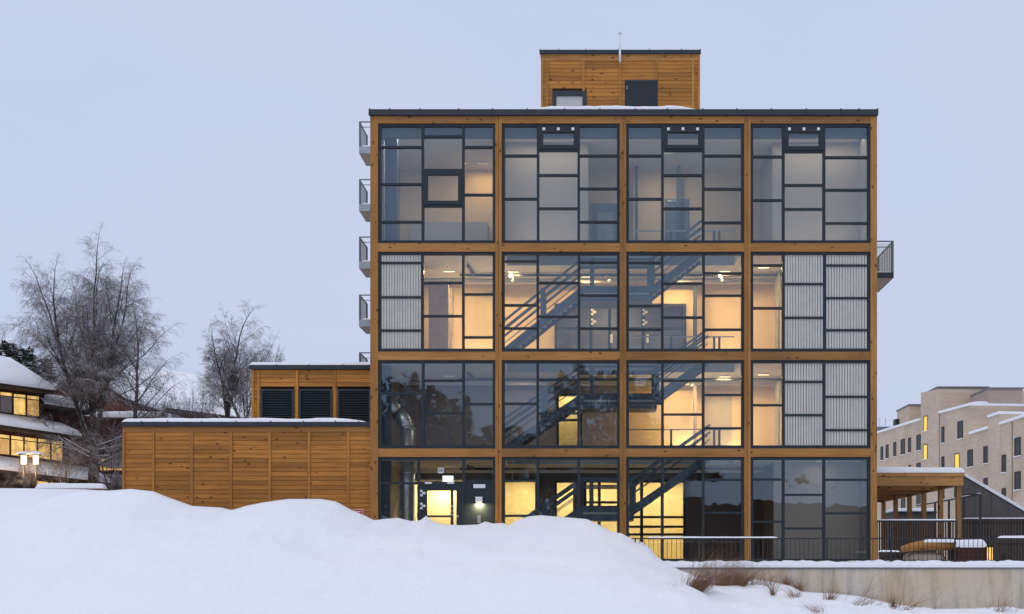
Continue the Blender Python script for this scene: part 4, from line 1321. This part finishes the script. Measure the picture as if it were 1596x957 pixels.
# rounded tin tower
tw = MB()
tx, ty = X(1527, 62), 62.0+1.0
pts_b = []
R = X(1541,62)-X(1527,62)
tw.tube([(tx+.2,ty,Z(700,62)),(tx+.2,ty,Z(628.5,62))], R*1.02, 24)
tw.build('rounded_stair_tower', plain('ribbed_tin', (.27,.25,.23), .5, .2, .1), apt, True)
MB().tube([(tx+.2,ty,Z(628.5,62)),(tx+.2,ty,Z(625.5,62))], R*1.08, 24).build('tower_snow', M['roof_snow'], apt, True)
# dark roof plane with snow line behind
A_ = (X(1492,75),75,Z(630,75)); B_ = (X(1541,70),70,Z(612,70))
MB().prism([A_, B_, (B_[0],B_[1],B_[2]-2.2), (A_[0],A_[1],A_[2]-.3)], (0,.4,0)).build('roof_slope', M['tin'], apt)
MB().bar((A_[0],A_[1]-.1,A_[2]+.1),(B_[0],B_[1]-.1,B_[2]+.1),.4,.3).build('roof_slope_snow', M['roof_snow'], apt)
MB().box(X(1368,88),X(1415,88),88,92,Z(674,88),Z(665,88)).build('roof_block', M['tin'], apt)
MB().box(X(1395.5,86),X(1405,86),86,87,Z(662,86),Z(653,86)).build('roof_vent', M['black'], apt)
MB().tube([(X(1371,86),86,Z(668,86)),(X(1371,86),86,Z(650,86))],.03,4).tube([(X(1380,86),86,Z(668,86)),(X(1380,86),86,Z(651,86))],.03,4).build('aerial', M['galv'], apt)

def bwin(px0, px1, py0, py1, lit=False, sill=True):
    A, ya = bpos(px1, .015); B, yb = bpos(px0, .015)
    pm, ym = bpos((px0+px1)/2, .015)
    z1, z0 = Z(py0, ym), Z(py1, ym)
    w = holder('window', (pm.x, pm.y, z0), apt)
    e = Vector((-BDR.y, BDR.x))
    def strip(name, mat, A, B, z0, z1, o0, o1):
        a0 = A+e*o0; b0 = B+e*o0
        MB().prism([(a0.x,a0.y,z0),(b0.x,b0.y,z0),(b0.x,b0.y,z1),(a0.x,a0.y,z1)], tuple(e*(o1-o0))+(0,)).build(name, mat, w)
    strip('pane', M['winlit'] if lit else M['winglass'], A, B, z0, z1, .0, .02)
    u = (B-A).normalized(); L = (B-A).length
    strip('frame', M['darktrim'], A, A+u*.09, z0, z1, .0, .05)
    strip('frame', M['darktrim'], B-u*.09, B, z0, z1, .0, .05)
    strip('frame', M['darktrim'], A+u*.091, B-u*.091, z1-.08, z1, .0, .05)
    if L > 2.2:
        strip('mullion', M['darktrim'], A+u*(L*.45), A+u*(L*.45+.12), z0, z1-.081, .0, .045)
    if sill:
        strip('sill', M['roof_snow'], A-u*.08, B+u*.08, z0-.07, z0-.002, .0, .12)
WINS = [(1373,1376.5,696,717.5),(1381,1385,693,714.5),(1393,1397,689,711.5),(1404.5,1410.5,684.5,708.5),(1416,1420,682,705.5),(1429,1435,677.5,702),
 (1440,1446,648,671.5,1),(1439.5,1446,692.5,715.5,1),(1468,1472,665,690.5),(1493,1501,656.5,683.5),(1468,1472,711.5,730),(1488.5,1496,706.5,730,1),
 (1508.5,1516.5,701,727.5),(1533.5,1539.5,695.5,722),(1562,1568,709,736),(1582,1591,682,710.5),(1582,1591,735,763),(1533.5,1539.5,745,757),(1562,1568,761,775),
 (1404.5,1410.5,727,745),(1416,1420,725,745),(1429,1435,721.5,745),(1429,1435,770,788),(1405,1411,775,795),(1468,1472,758,778),(1488,1496,752,778)]
for w_ in WINS:
    bwin(*w_[:4], lit=len(w_) > 4)
for px in (1464.7, 1578):
    A, ya = bpos(px, .06)
    MB().tube([(A.x,A.y,1.7),(A.x,A.y,Z(645 if px < 1500 else 658, ya))], .06, 6).build('rain_pipe', M['brick2'], apt)

# ------------------------------------------------------------------ red-brown houses on the left
HP = Vector((X(0, 15), 15.0)); HD = Vector((.53, .848)).normalized(); HN = Vector((HD.y, -HD.x))
house = thing('red_brown_house', (HP.x, HP.y+4, 5), 'dark red-brown timber house with tiers of snowy roofs and lit windows', 'house')
def hpt(px, off=0.0):
    t = on_plane(px, HP+HN*off, tuple(HD)); return HP+HN*off+HD*t
def hstrip(name, mat, pa, pb, ya0, ya1, yb0, yb1, off, th, parent):
    """slab on the house front between photo columns; heights given at both ends"""
    A, B = hpt(pa, off), hpt(pb, off)
    pts = [(A.x,A.y,Z(ya1,A.y)),(B.x,B.y,Z(yb1,B.y)),(B.x,B.y,Z(yb0,B.y)),(A.x,A.y,Z(ya0,A.y))]
    return MB().prism(pts, (-HN.x*th, -HN.y*th, 0)).build(name, mat, parent)
def hroof(name, pa, pb, ya, yb, off_eave, off_back, rise, th, parent, mat=None):
    """snowy lean-to roof: eave out in front, rising backwards"""
    A, B = hpt(pa, off_eave), hpt(pb, off_eave)
    za, zb_ = Z(ya, A.y), Z(yb, B.y)
    A2 = A-HN*(off_eave-off_back); B2 = B-HN*(off_eave-off_back)
    mb = MB(); n = 10; k = 5
    for i in range(n+1):
        u = i/n
        P = A.lerp(B, u); Q = A2.lerp(B2, u); z = za+(zb_-za)*u
        for j in range(k+1):
            v = j/k
            R_ = P.lerp(Q, v)
            h = th*math.sqrt(min(1, (v*4+.25)))*(1+.25*mnoise.noise(Vector((R_.x*.9, R_.y*.9, 1))))
            mb.v.append((R_.x, R_.y, z+rise*v+h))
    m = k+1
    for i in range(n):
        for j in range(k):
            mb.f.append((i*m+j, (i+1)*m+j, (i+1)*m+j+1, i*m+j+1))
    n0 = len(mb.v)
    for i in range(n+1):
        P = A.lerp(B, i/n); z = za+(zb_-za)*i/n
        mb.v.append((P.x, P.y, z))
    for i in range(n):
        mb.f.append((n0+i, n0+i+1, (i+1)*m, i*m))
    o = mb.build(name, M['roof_snow'], parent, True)
    s = MB().prism([(A.x,A.y,za-.16),(B.x,B.y,zb_-.16),(B.x,B.y,zb_-.003),(A.x,A.y,za-.003)], (A2.x-A.x, A2.y-A.y, 0)).build('eave', M['darktrim'], parent)
    return o
# walls
hstrip('wall', M['redhouse'], -260, 69, 555, 800, 605, 770, 0, 6, house)
hstrip('wall', M['redhouse'], -260, 150, 640, 800, 690, 765, 1.1, 5, house)
hstrip('wall', M['redhouse'], 69.3, 190, 640, 700, 655, 700, -.6, 5, house)
hroof('roof', -260, 88, 563, 608.5, 1.0, -3.6, 2.1, .22, house)
hroof('roof', -260, 128, 625, 680, 2.2, .1, .75, .2, house)
hroof('roof', 69, 148, 629, 641, .6, -1.2, .7, .2, house)
hroof('roof', -260, 175, 700, 753, 3.2, .9, .85, .2, house)
def hwin(pa, pb, y0a, y1a, sl, off, lit, parent, split=None):
    w = holder('window', (hpt((pa+pb)/2, off).x, hpt((pa+pb)/2, off).y, 8), parent)
    d = (pb-pa)*sl
    hstrip('frame', M['darktrim'], pa-1, pb+1, y0a-1.2, y1a+1.2, y0a-1.2+d, y1a+1.2+d, off+.03, .06, w)
    if split:
        hstrip('pane', M['lit'], pa, pb, y0a, split-.8, y0a+d, split-.8+d, off+.05, .03, w)
        hstrip('pane', M[lit], pa, pb, split+.8, y1a, split+.8+d, y1a+d, off+.05, .03, w)
    else:
        hstrip('pane', M[lit], pa, pb, y0a, y1a, y0a+d, y1a+d, off+.05, .03, w)
hwin(1, 18.5, 611, 642, .1, 0, 'blind', house, 616.5)
hwin(22, 39.5, 614, 645, .1, 0, 'lit', house, 619)
hwin(43, 60.5, 616.5, 647, .1, 0, 'lit2', house, 622)
hwin(-20, -2, 609, 640, .1, 0, 'lit', house, 614)
for (a, b, k) in ((-22,-4,'lit'),(0,14.5,'lit2'),(18,36,'lit'),(39,57,'lit'),(60,77.5,'lit'),(81,97,'lit')):
    hwin(a, b, 677+(a)*.115, 707+a*.115, .115, 1.1, k, house, 682.5+a*.115)
hstrip('porch_wall', M['redhouse'], -200, 150, 728, 800, 752, 800, 1.2, 2, house)
for (a, b) in ((56,75),(79,93)):
    hstrip('pane', M['lit'], a, b, 744, 764, 746, 764, 1.27, .03, house)
# gable and larger snowy-roofed house behind
hb = thing('far_red_house', (X(270,38), 40, 6), 'brown house with a broad snow roof and chimney behind the birches', 'house')
BY2 = 38.0
fxx = lambda p: X(p, BY2); fzz = lambda p: Z(p, BY2)
MB().prism([(fxx(150),BY2,fzz(690)),(fxx(470),BY2,fzz(690)),(fxx(470),BY2,fzz(668)),(fxx(150),BY2,fzz(622))], (0,6,0)).build('wall', M['redhouse'], hb)
rf = MB()
n = 22; m = 8
for i in range(n+1):
    u = i/n
    for j in range(m+1):
        v = j/m
        xx = fxx(140+(480-140)*u)
        zlow = fzz(623+(668-623)*u)
        zz = zlow + v*(3.6-.6*u)
        yy = BY2-.8+v*6.0
        rf.v.append((xx, yy, zz+.2+.22*mnoise.noise(Vector((xx*.5, yy*.6, 2)))))
for i in range(n):
    for j in range(m):
        rf.f.append((i*(m+1)+j, (i+1)*(m+1)+j, (i+1)*(m+1)+j+1, i*(m+1)+j+1))
rfo = rf.build('roof', M['roof_snow'], hb, True)
MB().prism([(fxx(140),BY2-.82,fzz(623)-.25),(fxx(480),BY2-.82,fzz(668)-.25),(fxx(480),BY2-.82,fzz(668)+.1),(fxx(140),BY2-.82,fzz(623)+.1)], (0,.5,0)).build('eave', M['darktrim'], hb)
cy = 43.0
MB().box(X(243,cy),X(262,cy),cy,cy+1.2,Z(606,cy),Z(583,cy)).build('chimney', M['redhouse'], rfo)
MB().box(X(241.5,cy),X(263,cy),cy-.1,cy+1.3,Z(583,cy),Z(581.4,cy)).build('chimney_cap', M['darktrim'], rfo)
MB().box(X(269,cy),X(276,cy),cy,cy+.6,Z(608,cy),Z(596,cy)).box(X(267.5,cy),X(277.5,cy),cy-.1,cy+.7,Z(599,cy),Z(597,cy)).build('vent', M['redhouse'], rfo)
gb = thing('gabled_house', (X(124,30), 32, 6), 'dark gabled house end with snowy ridge seen through the birch branches', 'house')
GY2 = 30
gpt = lambda px, py: (X(px,GY2), GY2, Z(py,GY2))
MB().prism([gpt(80,640), gpt(190,640), gpt(190,616), gpt(131,577), gpt(98,600), gpt(80,612)], (0,6,0)).build('gable_wall', M['redhouse'], gb)
def gslope(p, q_, th=.28):
    a = Vector(p); b = Vector(q_)
    MB().prism([(a.x,a.y-.5,a.z),(b.x,b.y-.5,b.z),(b.x,b.y-.5,b.z+th),(a.x,a.y-.5,a.z+th)], (0,7,0)).build('roof', M['roof_snow'], gb)
gslope(gpt(74,616), gpt(131,577)); gslope(gpt(131.1,577), gpt(200,622))
# second lit house part right of the trunk
sb = thing('lit_side_house', (X(175,26), 27, 6), 'small house wall with lit windows between the birch trunk and the annex', 'house')
SYY = 24
MB().box(X(120,SYY),X(262,SYY),SYY,SYY+3,Z(775,SYY),Z(652,SYY)).build('wall', M['redhouse'], sb)
for (a, b) in ((157,165),(167,176),(179,190)):
    cube('window', X(a,SYY), X(b,SYY), SYY-.06, SYY-.01, Z(733,SYY), Z(716,SYY), M['lit'], sb)
snow_cap('ledge_snow', X(118,SYY), X(262,SYY), SYY-1.6, SYY-.02, Z(757,SYY), .55, sb, 5)
snow_cap('roof_snow', X(172,SYY), X(250,SYY), SYY-1.4, SYY-.02, Z(730,SYY), .5, sb, 8)
snow_cap('roof_snow', X(118,SYY), X(264,SYY), SYY-.5, SYY+3, Z(652,SYY), .4, sb, 9)

# lanterns, lit picket fence
def lantern(px, label):
    y = 11.0
    t = thing('street_lantern', (X(px,y), y, 5), label, 'street lamp', 'twin lanterns by the house')
    x = X(px, y)
    MB().tube([(x,y,Z(790,y)),(x,y,Z(723.5,y))], .055, 8).build('pole', M['black'], t, True)
    MB().tube([(x,y,Z(723.5,y)),(x,y,Z(710,y))], [.12,.15], 10).build('lamp_glass', M['lampglass'], t, True)
    MB().tube([(x,y,Z(709.8,y)),(x,y,Z(708.2,y))], .25, 12).build('hood', M['black'], t, True)
    snow_cap('snow', x-.29, x+.29, y-.29, y+.29, Z(708,y), .15, t, px)
    point('lamp_light', (x, y-.3, Z(727,y)), .1, 55, (1,.62,.28), t)
lantern(37, 'left one of two glowing lanterns with snow hats by the house')
lantern(56, 'right one of two glowing lanterns with snow hats by the house')
pf = thing('picket_fence', (X(110,9), 9, 4.8), 'pale timber picket fence with thick snow along its top, lit from the house', 'fence')
PFY = 9.0
x0, x1 = X(60,PFY), X(160,PFY)
n = int((x1-x0)/.15)
for i in range(n):
    qx = x0+i*.15
    cube('picket', qx, qx+.09, PFY, PFY+.03, Z(790,PFY), Z(761.5,PFY), M['pergola_post'], pf)
cube('rail', x0, x1, PFY+.031, PFY+.07, Z(764,PFY), Z(761,PFY), M['pergola'], pf)
snow_cap('snow', x0-.1, x1+.1, PFY-.15, PFY+.3, Z(761.5,PFY), .26, pf, 12)
point('lamp_light', (X(95,PFY+2.2), PFY+2.2, Z(752,PFY+2)), .2, 45, (1,.6,.2), pf)

# ------------------------------------------------------------------ trees
def grow_tree(seed, height, spread, stems, levels=5, droop=.35, twig_n=1.0, lean=0.0, fan=.34, low=True, trunk_r=.26, split=.16, side=(.82,1.0)):
    """bare deciduous tree: (limb mesh, twig mesh) around the origin"""
    rnd = random.Random(seed)
    limbs, twigs = MB(), MB()
    def branch(p, d, length, rad, level):
        seg = 5 if level < 3 else 4 if level == 3 else 3 if level == 4 else 2
        pts = [p.copy()]; rads = [rad]
        cur = p.copy(); dd = d.copy()
        end = rad*(.42 if level < 3 else .35)
        kids = []
        for i in range(seg):
            wob = Vector((rnd.uniform(-1,1), rnd.uniform(-1,1), rnd.uniform(-1,1)))*(.10 if level < 2 else .12)
            grav = Vector((0,0,.05 if level < 2 else (-droop*.55 if level >= 4 else .03 if level == 2 else -droop*.26)))
            dd = (dd+wob+grav).normalized()
            cur = cur+dd*(length/seg)
            pts.append(cur.copy()); rads.append(rad+(end-rad)*(i+1)/seg)
            kids.append((cur.copy(), dd.copy(), rads[-1], (i+1)/seg))
        (limbs if level < 3 else twigs).tube(pts, rads, 7 if level == 0 else 5 if level < 3 else 3, False)
        if level >= levels: return
        nk = {0: 0, 1: 12, 2: 8, 3: 6, 4: 5}.get(level, 3)
        nk = max(2, int(round(nk*(twig_n if level >= 2 else 1))))
        for j in range(nk):
            u = (.22 if level == 1 else .15)+(.83 if level > 1 else .78)*(j+rnd.random())/nk
            u = min(u, .999)
            f = u*seg; i = int(f); fr = f-i
            a = pts[i].lerp(pts[i+1], fr); r0 = rads[i]+(rads[i+1]-rads[i])*fr
            t = (pts[i+1]-pts[i]).normalized()
            side = t.orthogonal().normalized()
            ang = rnd.uniform(0, 2*math.pi)
            side = (Matrix.Rotation(ang, 3, t) @ side)
            op = rnd.uniform(.5,1.0) if level < 3 else rnd.uniform(.4,.95)
            nd = (t*math.cos(op)+side*math.sin(op))
            if level < 3: nd = (nd+Vector((0,0,.16))).normalized()
            ln = length*rnd.uniform(.34,.58)*(1.15-.45*u)
            if level >= 3: ln = max(ln, .32*height/14)
            branch(a, nd, ln, max(.0042, r0*rnd.uniform(.36,.52)), level+1)
        # leader goes on as a thin twig
        if level >= 1:
            branch(pts[-1], dd, length*.38, rads[-1], min(level+1, levels) if level >= 3 else level+1)
    base_h = height*split
    limbs.tube([(0,0,-.6),(0,0,.15),(lean*.3,0,base_h*.6),(lean*.5,0,base_h)], [trunk_r*1.4,trunk_r*1.05,trunk_r*.9,trunk_r*.75], 9, False)
    for s in range(stems):
        a = 2*math.pi*(s+rnd.uniform(-.15,.15))/max(1, stems)
        tl = fan*rnd.uniform(.5,1.15) if stems > 1 else .03
        d = Vector((math.cos(a)*math.sin(tl)*spread, math.sin(a)*math.sin(tl)*spread*.8, math.cos(tl))).normalized()
        if stems > 1 and s == 0: d = Vector((.05,0,1)).normalized()
        L = (height-base_h)*(.66 if s == 0 else .70*rnd.uniform(*side))
        branch(Vector((lean*.5,0,base_h*.92)), d, L, trunk_r*((.62 if stems < 4 else .44) if stems > 1 else .82), 1)
    if low:
        for s in range(7):
            a = rnd.choice([math.pi, 0])+rnd.uniform(-.7,.7)
            d = Vector((math.cos(a), math.sin(a)*.8, rnd.uniform(.1,.55))).normalized()
            branch(Vector((lean*.4,0,base_h*rnd.uniform(.45,1.0))), d, height*rnd.uniform(.16,.25), trunk_r*.32, 2)
    return limbs, twigs

def tree(px, py_base, py_top, y, seed, label, bark='bark', name='birch_tree', turn=0.0, **kw):
    x, z0 = X(px, y), Z(py_base, y)
    h = Z(py_top, y)-z0
    t = thing(name, (x, y, z0), label, 'tree', 'bare winter birches')
    limbs, twigs = grow_tree(seed, h, **kw)
    if turn: t.rotation_euler = (0, 0, turn)
    a = limbs.build('trunk', M[bark]); a.parent = t
    for p in a.data.polygons: p.use_smooth = True
    b = twigs.build('crown', M['twig']); b.parent = t
    return t
big = tree(146, 757, 358, 16, 4, 'large many-stemmed bare birch with snow on its limbs at left', 'bark', spread=1.1, stems=7, levels=5, fan=.40, droop=.5, trunk_r=.29, split=.15, twig_n=1.1, turn=.15, side=(.74,.95))
slim = tree(206, 770, 455, 19, 11, 'slim pale birch standing just right of the large birch', 'birch', spread=1.0, stems=1, levels=5, droop=.6, trunk_r=.17, split=.22, low=False, twig_n=.85)
mid = tree(355, 690, 462, 24, 21, 'straight slender bare birch left of the plant room', 'bark', spread=.9, stems=3, levels=5, fan=.13, droop=.45, trunk_r=.17, split=.12, side=(.5,.75))
sec = tree(383, 690, 505, 26, 33, 'smaller many-stemmed bare tree touching the plant room corner', 'bark', spread=1.0, stems=5, levels=5, fan=.36, droop=.15, trunk_r=.13, split=.06, low=False, twig_n=.85)
third = tree(424, 640, 538, 40, 37, 'low bare tree top rising behind the plant room roof', 'bark', spread=1.1, stems=5, levels=4, fan=.4, droop=.1, trunk_r=.12, split=.06, low=False)
shrub = tree(250, 700, 610, 20, 41, 'snowy bare shrub above the left end of the annex roof', 'bark', name='bare_shrub', spread=1.3, stems=6, levels=4, fan=.6, droop=.15, trunk_r=.09, split=.05, low=False)
shrub2 = tree(46, 778, 700, 11.6, 43, 'thin snowy shrub tangled around the two lanterns', 'bark', name='bare_shrub', spread=1.0, stems=5, levels=4, fan=.35, droop=.1, trunk_r=.04, split=.05, low=False, twig_n=.6)
shrub3 = tree(182, 780, 725, 14, 47, 'small dark shrub between the birch trunk and the annex wall', 'bark', name='bare_shrub', spread=1.4, stems=5, levels=4, fan=.7, droop=.1, trunk_r=.04, split=.05, low=False, twig_n=.7)
shrub4 = tree(8, 782, 716, 12.5, 53, 'bare snowy hedge shrub at the far left edge', 'bark', name='bare_shrub', spread=1.4, stems=5, levels=4, fan=.7, droop=.1, trunk_r=.04, split=.05, low=False, twig_n=.7)

tree(98, 790, 655, 12.5, 61, 'young bare tree with snowy twigs in front of the lower lit windows', 'bark', name='young_bare_tree', spread=1.3, stems=5, levels=4, fan=.6, droop=.25, trunk_r=.06, split=.12, low=True, twig_n=.8)
tree(170, 790, 640, 13.5, 67, 'young bare tree with snowy twigs right of the big birch trunk', 'bark', name='young_bare_tree', spread=1.3, stems=5, levels=4, fan=.55, droop=.25, trunk_r=.06, split=.12, low=True, twig_n=.8)
tree(300, 700, 590, 22, 71, 'small snowy bare tree between the slim birch and the straight birch', 'bark', name='young_bare_tree', spread=1.3, stems=6, levels=4, fan=.6, droop=.2, trunk_r=.07, split=.06, low=False, twig_n=.9)

def conifer(px, py_base, py_top, y, seed, label, wide=.34, group='dark conifers'):
    rnd = random.Random(seed)
    x, z0 = X(px, y), Z(py_base, y); h = Z(py_top, y)-z0
    t = thing('pine_tree', (x, y, z0), label, 'tree', group)
    tr = MB().tube([(0,0,-.5),(0,0,h*.55),(0,0,h*.98)], [.22,.14,.03], 7).build('trunk', M['bark']); tr.parent = t
    mb = MB()
    for i in range(900):
        u = rnd.random()**.8
        z = h*(.22+.78*u)
        rmax = h*wide*(1-u)**.7*.6+.25
        a = rnd.uniform(0, 6.283); r = rmax*math.sqrt(rnd.random())
        c = Vector((math.cos(a)*r, math.sin(a)*r, z-.25*r+.3*mnoise.noise(Vector((a*2, z*.6, seed)))))
        for k in range(3):
            v = Vector((math.cos(a)+rnd.uniform(-.9,.9), math.sin(a)+rnd.uniform(-.9,.9), rnd.uniform(-.3,.5))).normalized()*rnd.uniform(.25,.55)
            s = v.cross(Vector((rnd.uniform(-1,1), rnd.uniform(-1,1), 1))).normalized()*rnd.uniform(.06,.13)
            n = len(mb.v)
            mb.v += [tuple(c-s), tuple(c+s), tuple(c+v+s*.3), tuple(c+v-s*.3)]
            mb.f.append((n, n+1, n+2, n+3))
    cr_ = mb.build('crown', M['needle']); cr_.parent = t
    return t
conifer(12, 660, 536, 40, 1, 'dark snow-dusted pine behind the house roof at left', .5)
conifer(40, 660, 545, 44, 2, 'second dark pine behind the sloping end of the house roof', .5)
conifer(66, 660, 562, 48, 3, 'lower dark pine right of the house roof, left of the birch', .55)

# ------------------------------------------------------------------ dry grass in front of the wall
def snow_at(px, depth):
    """height of the snow bank under a photograph column at a distance from the camera"""
    dr = crest_depth(px); H = EYE+(HY-float(np.interp(px, PPX, PPY)))*dr/F
    toe = 31.5+.6*math.sin(px*.011)
    u = max(0, min(1, (depth-toe)/(dr-toe)))
    right = smooth(1030, 1110, px)
    return -.12+(H+.12)*((u*(1.28-.28*u))*(1-right)+right*(u*u*.55+u*.45))
def tuft(px, py, n, ln, lean, label, seed, r=.16, cat='grass'):
    rnd = random.Random(seed)
    d = 33.0
    while d < 40.1:
        x = (px-HX)*d/F
        pc = HX+x*F/crest_depth(px)
        z = snow_at(pc, d)
        if z >= Z(py, d-D0): break
        d += .05
    z -= .04
    mb = MB()
    for i in range(n):
        bx0 = Vector((rnd.gauss(0,r), rnd.gauss(0,r*.6), 0))
        d0_ = Vector((lean+rnd.gauss(0,.38), rnd.gauss(0,.3), 1)).normalized()
        L = ln*1.3*rnd.uniform(.4,1.1)
        p = bx0.copy(); pts = [p.copy()]
        for k in range(4):
            d0_ = (d0_+Vector((lean*.28+rnd.gauss(0,.08), rnd.gauss(0,.06), -.22))).normalized()
            p = p+d0_*(L/4); pts.append(p.copy())
        w = rnd.uniform(.004,.009)
        n0 = len(mb.v)
        for k, q_ in enumerate(pts):
            ww = w*(1-k/4.6)
            mb.v += [(q_.x-ww, q_.y, q_.z), (q_.x+ww, q_.y, q_.z)]
        for k in range(4):
            mb.f.append((n0+2*k, n0+2*k+1, n0+2*k+3, n0+2*k+2))
    t = thing('dry_grass_tuft', (x, d-D0, z), label, cat, 'dry grass by the wall')
    o = mb.build('blades', M['grass']); o.parent = t
    return t
tuft(1080, 921, 420, 1.7, .55, 'largest dry grass tuft leaning right at the end of the snow bank', 1, .17)
tuft(1122, 915, 340, 1.4, .5, 'second dry grass tuft leaning right in front of the wall', 2, .16)
tuft(1148, 915, 240, 1.1, .45, 'third dry grass tuft from the snow bank', 3, .14)
tuft(1180, 914, 60, .9, .2, 'thin sparse grass stalks right of the thick tufts', 4, .25)
tuft(1204, 926, 40, .95, .05, 'upright single grass clump below the two hanging weeds', 5, .05)
tuft(1240, 934, 90, .6, -.35, 'brown dry weed clump leaning left on the slope', 6, .09)
tuft(1226, 906, 60, .5, .1, 'left one of two short dark weeds against the concrete', 7, .07)
tuft(1246, 908, 60, .55, -.1, 'right one of two short dark weeds against the concrete', 8, .06)
tuft(1275, 956, 110, .7, -.7, 'dark weed clump low in front of the wall', 9, .14)
tuft(1292, 938, 90, .6, .2, 'small brown weed clump in the middle of the slope', 10, .09)
tuft(1340, 942, 50, 1.6, .7, 'long thin stalks bending right in front of bare concrete', 11, .3)
tuft(1392, 946, 60, .6, .0, 'short brown weed near the foot of the wall', 12, .06)
tuft(1402, 950, 34, 1.9, .8, 'few long thin stalks bending far right over the concrete', 13, .2)
tuft(1450, 952, 22, 1.2, .6, 'last sparse stalks towards the right edge', 14, .3)
tuft(1060, 920, 14, .7, -.5, 'few curled thin stems left of the largest tuft', 16, .1)
tuft(1560, 952, 40, .8, .3, 'few dry stalks low at the right edge', 15, .3)

# ------------------------------------------------------------------ what the glass mirrors: trees and a house behind the viewpoint
def mirrored_tree(src, px, y, scale, rot, label):
    c = copy_tree(src)
    d = D0+y
    c.location = ((px-HX)*d/F, -y, .2)
    c.scale = (scale, scale, scale)
    c.rotation_euler = (0, 0, rot)
    c['label'] = label
    c['group'] = 'trees mirrored in the glass'
mirrored_tree(big, 628, 72, 1.45, .6, 'dark bare tree mirrored in the left of the second-storey glazing')
mirrored_tree(big, 700, 80, 1.35, 2.1, 'bare tree mirrored in the middle of the left second-storey glazing')
mirrored_tree(big, 930, 70, 1.2, 4.0, 'bare tree mirrored beside the bright second-storey door')
mirrored_tree(big, 1010, 76, 1.3, 5.1, 'bare tree mirrored over the middle stair')
mirrored_tree(slim, 560, 66, 1.2, 1.0, 'slender tree mirrored at the left edge of the glazing')
mh = thing('mirrored_house', (X(1150,75), -75, 0), 'long brown house with snowy roof mirrored in the ground-floor glazing', 'house')
mx0, mx1 = (1000-HX)*120/F, (1700-HX)*120/F
MB().box(mx0, mx1, -83, -75, -.5, 8.6).build('wall', M['redhouse'], mh)
MB().prism([(mx0-.5,-74.3,8.5),(mx0-.5,-79,11.0),(mx0-.5,-83.7,8.5)], (mx1-mx0+1,0,0)).build('roof', M['roof_snow'], mh)
# dense dark wood further back; tree tops rise and fall along it
WOOD = [(100,690),(520,640),(600,600),(690,592),(730,640),(770,668),(830,655),(870,600),(900,556),(960,566),(1010,600),(1040,690),(1150,735),(1300,750),(1900,760)]
wmb = MB(); rnd = random.Random(5)
wd = 92.0
WX = [w[0] for w in WOOD]; WYY = [w[1] for w in WOOD]
p_ = 60.0
while p_ < 1800:
    dd_ = D0+wd+rnd.uniform(-4, 6)
    xw_ = (p_-HX)*dd_/F
    h_ = EYE+(HY-np.interp(p_, WX, WYY)+rnd.uniform(-28, 10))*dd_/F
    wmb.tube([(xw_,D0-dd_,-.5),(xw_,D0-dd_,h_*.9)], [.25,.05], 5)
    for i in range(900):
        u = rnd.random()**.7
        z_ = h_*(.04+.96*u); rm = 2.4*(1-u)**.45+.3
        a = rnd.uniform(0,6.283); r_ = rm*math.sqrt(rnd.random())
        c_ = Vector((xw_+math.cos(a)*r_, D0-dd_+math.sin(a)*r_, z_))
        v_ = Vector((rnd.gauss(0,1), rnd.gauss(0,1), rnd.gauss(0,.8))).normalized()*rnd.uniform(.3,.7)
        s_ = v_.cross(Vector((rnd.gauss(0,1), rnd.gauss(0,1), rnd.gauss(0,1)))).normalized()*rnd.uniform(.10,.24)
        n0 = len(wmb.v)
        wmb.v += [tuple(c_-s_), tuple(c_+s_), tuple(c_+v_+s_*.4), tuple(c_+v_-s_*.4)]
        wmb.f.append((n0, n0+1, n0+2, n0+3))
    p_ += rnd.uniform(10, 22)
wood_o = wmb.build('distant_woodland', plain('woodland_brown', (.045,.036,.026), .95, 0, .35, .6))
tag(wood_o, 'dark leafless wood mirrored in the lower glazing', None, None, 'stuff')
